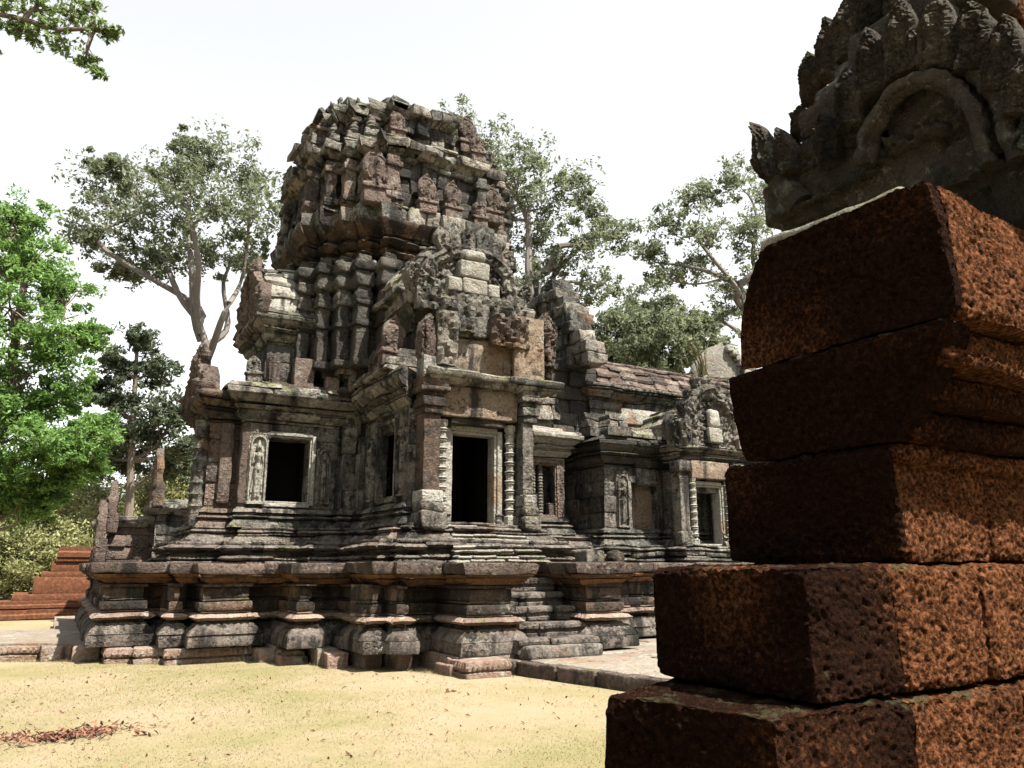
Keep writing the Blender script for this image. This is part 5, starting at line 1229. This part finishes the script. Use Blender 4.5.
course("coping_course", [([(2.53, 1.44), (2.60, 1.442), (2.60, 2.42), (2.52, 2.40)], 2.48, 2.99, .68, [(2.525, 1.485), (2.60, 1.492), (2.60, 2.25), (2.48, 2.17)], 2.6), ([(2.603, 1.442), (4.6, 1.50), (4.6, 2.4), (2.603, 2.3)], 2.48, 2.99, .12, [(2.603, 1.492), (4.6, 1.68), (4.6, 2.4), (2.603, 2.15)], 2.6)])  # end slice toned dark: left-side shade put into colour, rest kept light
m = MB(); rbox(m, (3.6, 2.0, 3.015), (2.1, .66, .06), rz=.075, r=.02, step=.05, tone=.8); m.build("roof_lip", M_ROOF, pier, erode=[(.03, 3, 3), (.012, 10, 5)])
# carved sandstone pediment facing left on top of the pier
M_PED = stone("pediment_sandstone", [(0, (.03, .025, .02)), (.5, (.075, .06, .047)), (1, (.14, .12, .095))], .5, .3, .6, .15, carve=.8, cf=34)
Xp = 3.30; KP = Xp / 2.66
pp_ = empty("pediment", (Xp, 2.1, 2.95)); pp_.parent = pier; pp_.location = Vector((Xp, 2.1, 2.95)) - pier.location
def pz(px, py, X):
    q = P(px, py, 1); k = X / q[0]; return np.array((X, q[1] * k, EYE + (q[2] - EYE) * k))
ERP = [(.016, 6, 3), (.008, 17, 13)]
m = MB()
for (px0, py0, px1, py1, tn) in ((768, 218, 800, 172, .5), (796, 216, 860, 150, .4), (850, 215, 935, 130, .5), (930, 200, 1010, 120, .4), (1000, 215, 1100, 100, .3), (790, 180, 850, 120, .6), (800, 150, 900, 88, .5), (815, 110, 900, 62, .5), (832, 90, 930, 26, .4), (850, 40, 980, -20, .5), (806, 150, 850, 118, .4), (817, 128, 870, 82, .5), (838, 92, 890, 56, .4), (836, 84, 862, 54, .5), (818, 108, 842, 80, .4), (802, 130, 826, 100, .5), (890, 140, 990, 40, .45), (960, 90, 1090, 30, .4), (985, 130, 1090, 60, .4)):
    a_, b_ = pz(px0, py0, Xp + .06), pz(px1, py1, Xp + .06)
    box2(m, Xp + .03 + .03 * tn, Xp + .35, min(a_[1], b_[1]) - .02, max(a_[1], b_[1]) + .02, min(a_[2], b_[2]) - .06, max(a_[2], b_[2]) + .02, r=.035, step=.05, tone=tn)
m.build("tympanum", M_PED, pp_, erode=ERP)
# inner arch rib over a small niche
m = MB()
arc = [pz(x, y, Xp - .02) for x, y in ((868, 165), (872, 135), (885, 112), (900, 92), (920, 82), (945, 80), (962, 92), (975, 112), (983, 135), (990, 165))]
def rib(m, pts, r0, seed):
    pts = np.array(pts); n = 110; t = np.linspace(0, len(pts) - 1, n); i = np.minimum(t.astype(int), len(pts) - 2); f_ = (t - i)[:, None]; q = pts[i] * (1 - f_) + pts[i + 1] * f_
    q[1:-1] = (q[:-2] + q[1:-1] * 2 + q[2:]) / 4
    rad = r0 * (1 + .16 * np.abs(np.sin(np.arange(n) * .42)) + .10 * vn(q, 9, seed)); tube(m, q, rad, 14, .5)
rib(m, arc, .036, 4)
rib(m, [p_ + np.array((-.035, 0, 0)) + (p_ - arc[4] + np.array((0, 0, .25))) * .05 for p_ in arc], .03, 6)
arc2 = [pz(x, y, Xp + .0) for x, y in ((845, 130), (858, 105), (872, 82), (893, 68), (925, 60), (960, 62), (985, 78), (1000, 100), (1012, 130), (1020, 160))]
rib(m, arc2, .036, 9)
m.build("arch", M_PED, pp_, erode=ERP + [(.006, 30, 5)])
def lump(a_, b_, X, d, seed, nm, f=9, par=None):
    """weathered relief on a face looking towards -X between two picture corners"""
    A, B = pz(*a_, X), pz(*b_, X); yc = (A[1] + B[1]) / 2; w = abs(A[1] - B[1]) / 2; z0 = min(A[2], B[2]); h_ = abs(A[2] - B[2])
    def hf(Xx, Zz):
        p = np.stack([Xx.ravel() + seed, Zz.ravel(), np.zeros(Xx.size)], 1)
        return d * scroll(Xx + seed, Zz, 1.0 / f, seed) + (.5 * d * fbm(p, f * 2, seed, 3)).reshape(Xx.shape)
    m = MB(); relief(m, (X, yc, z0), -Y3, Z3, -X3, lambda t: w, h_, max(8, int(w * 130)), max(8, int(h_ * 70)), hf, back=.05, tone=.5)
    return m.build(nm, M_PED, par or pp_, erode=[(.012, 7, seed), (.005, 25, 3)])
lump((872, 170), (985, 95), Xp + .05, .09, 5, "niche_relief", 8)
lump((775, 218), (880, 172), Xp + .03, .05, 8, "carved_band", 11)
lump((880, 215), (1010, 165), Xp + .03, .05, 9, "carved_band", 11)
lump((800, 175), (868, 120), Xp + .05, .05, 10, "carved_band", 12)
lump((985, 165), (1060, 100), Xp + .05, .05, 11, "carved_band", 12)
fl = [  # base px,py -> tip px,py, width m, plane
    (812, 95, 808, 52, .09, .16), (830, 70, 828, 16, .1, .16), (848, 50, 848, -6, .11, .16), (868, 30, 872, -40, .12, .16), (800, 130, 800, 105, .07, .16), (900, 10, 902, -50, .12, .16), (790, 160, 786, 135, .07, .14),
    (828, 155, 822, 112, .085, -.02), (850, 118, 845, 68, .095, -.02), (874, 88, 868, 28, .1, -.02), (902, 66, 898, -2, .105, -.02), (936, 58, 936, -6, .11, -.02), (968, 62, 973, 0, .105, -.02), (998, 80, 1008, 14, .1, -.02), (1018, 105, 1036, 48, .1, -.02), (1032, 140, 1056, 90, .09, -.02)]
for i, (x0, y0, x1, y1, w_, pl) in enumerate(fl):
    a_, b_ = pz(x0, y0, Xp + pl), pz(x1, y1, Xp + pl); dv = b_ - a_; h_ = np.linalg.norm(dv) + .05; dv /= np.linalg.norm(dv); uu = np.cross(dv, -X3); uu /= np.linalg.norm(uu)
    m = MB(); leafslab(m, a_ - dv * .05, uu, dv, -X3, w_ * .66 * KP, h_, .055, 100 + i, .3 + .4 * (i % 3) / 2, 2.2, figure=True)
    o = m.build("flame_leaf", M_PED, pp_, erode=[(.010, 14, i), (.005, 35, i)])
m = MB()
for (x0, y0, x1, y1, w_) in ((775, 178, 752, 122, .085), (790, 172, 778, 128, .07), (768, 175, 758, 145, .07)):
    a_, b_ = pz(x0, y0, Xp - .02), pz(x1, y1, Xp - .02); dv = b_ - a_; h_ = np.linalg.norm(dv); dv /= h_; uu = np.cross(dv, -X3); uu /= np.linalg.norm(uu); leafslab(m, a_, uu, dv, -X3, w_ * .6 * KP, h_, .06, int(x0), .4, 1.4, figure=False)
tube(m, [pz(x, y, Xp + .03) for x, y in ((800, 205), (790, 190), (779, 175), (768, 160))], [.075, .075, .075, .07], 10, .4)
m.build("naga_head", M_PED, pp_, erode=ERP)
m = MB()
for k, (ya, yb) in enumerate(((1.62, 2.1), (2.1, 2.55), (2.55, 2.86))): box2(m, Xp + .08, Xp + .5, ya + .003, yb - .003, 2.95, 3.66, r=.03, step=.1, tone=.3 + .2 * k)
m.build("pediment_base", M_PED, pp_, erode=ERP)
# higher masonry of the same gate behind the pediment
m = MB(); rr_ = random.Random(5)
for k in range(5):
    y = 1.62
    while y < 2.6 - k * .08:
        L_ = rr_.uniform(.3, .5); box2(m, 3.75, 4.6, y, y + L_ - .004, 3.0 + k * .3, 3.3 + k * .3 - .004, r=.02, step=.08, tone=rr_.uniform(.2, .7)); y += L_
m.build("upper_masonry", M_LAT, pier, erode=[(.02, 5, 3), (.008, 16, 3)])

# ------------------------------------------------------------------ fallen leaves on the lawn
rng = np.random.default_rng(6); m = MB(); n_ = 520
cA = [P(x, y, 1) for x, y in ((10, 741), (40, 742), (65, 738), (85, 737), (100, 735))]
G = []
for q, wgt in zip(((10, 742), (40, 742), (62, 739), (85, 737), (105, 733)), (60, 70, 170, 160, 60)):
    d_ = P(q[0], q[1], 1.0); k = EYE / (EYE - d_[2]); c = d_[:2] * k
    G.append(rng.normal(size=(wgt, 2)) * (.17, .12) * rng.choice((.6, 1, 1.7), (wgt, 1)) + c)
G = np.concatenate(G); n_ = len(G)
pc = np.concatenate([G, np.zeros((n_, 1))], 1); pc[:, 2] = .035 * fbm(pc, .35, 5) + rng.uniform(.015, .06, n_)
def litter(m, pc, rng, s0):
    n_ = len(pc); nrm = rng.normal(size=(n_, 3)) * .6 + (0, 0, 1); nrm /= np.linalg.norm(nrm, axis=1, keepdims=True)
    t = np.cross(nrm, rng.normal(size=(n_, 3))); t /= np.linalg.norm(t, axis=1, keepdims=True); b_ = np.cross(nrm, t); s = rng.uniform(.6, 1.3, n_)[:, None] * s0
    V = np.stack([pc - t * s, pc - b_ * s * .4 + nrm * s * .2, pc + t * s, pc + b_ * s * .4 + nrm * s * .2], 1).reshape(-1, 3)
    m.add(V, np.arange(4 * n_).reshape(-1, 4), tone=np.repeat(rng.random(n_), 4))
litter(m, pc, rng, .036)
tag(m.build("leaf_litter", M_FLEAF, smooth=False, sharp=None), "patch of fallen reddish brown leaves on the lawn", "fallen leaves", kind="stuff")
m = MB(); q = rng.uniform((-1.5, 6), (6.5, 14.5), (420, 2)); q = q[(q[:, 1] < 15.5 - q[:, 0] * .7)]; pc = np.concatenate([q, np.zeros((len(q), 1))], 1); pc[:, 2] = .035 * fbm(pc, .35, 5) + .012
litter(m, pc, rng, .03); tag(m.build("scattered_leaves", M_FLEAF, smooth=False, sharp=None), "single dry leaves scattered thinly over the lawn", "fallen leaves", kind="stuff")
for i, (px, py, lab) in enumerate(((449, 693, "small dark curled leaf lying on bare sand before the stair"), (143, 735, "single brown leaf on the grass right of the leaf patch"))):
    d_ = P(px, py, 1.0); k = (EYE - .0) / (EYE - d_[2]); m = MB(); pc = np.array([[d_[0] * k, d_[1] * k, .03]]); litter(m, np.repeat(pc, 3, 0) + rng.normal(size=(3, 3)) * (.04, .04, .01), rng, .07)
    tag(m.build("dry_leaf", M_FLEAF, smooth=False, sharp=None, loc=tuple(pc[0])), lab, "leaf")
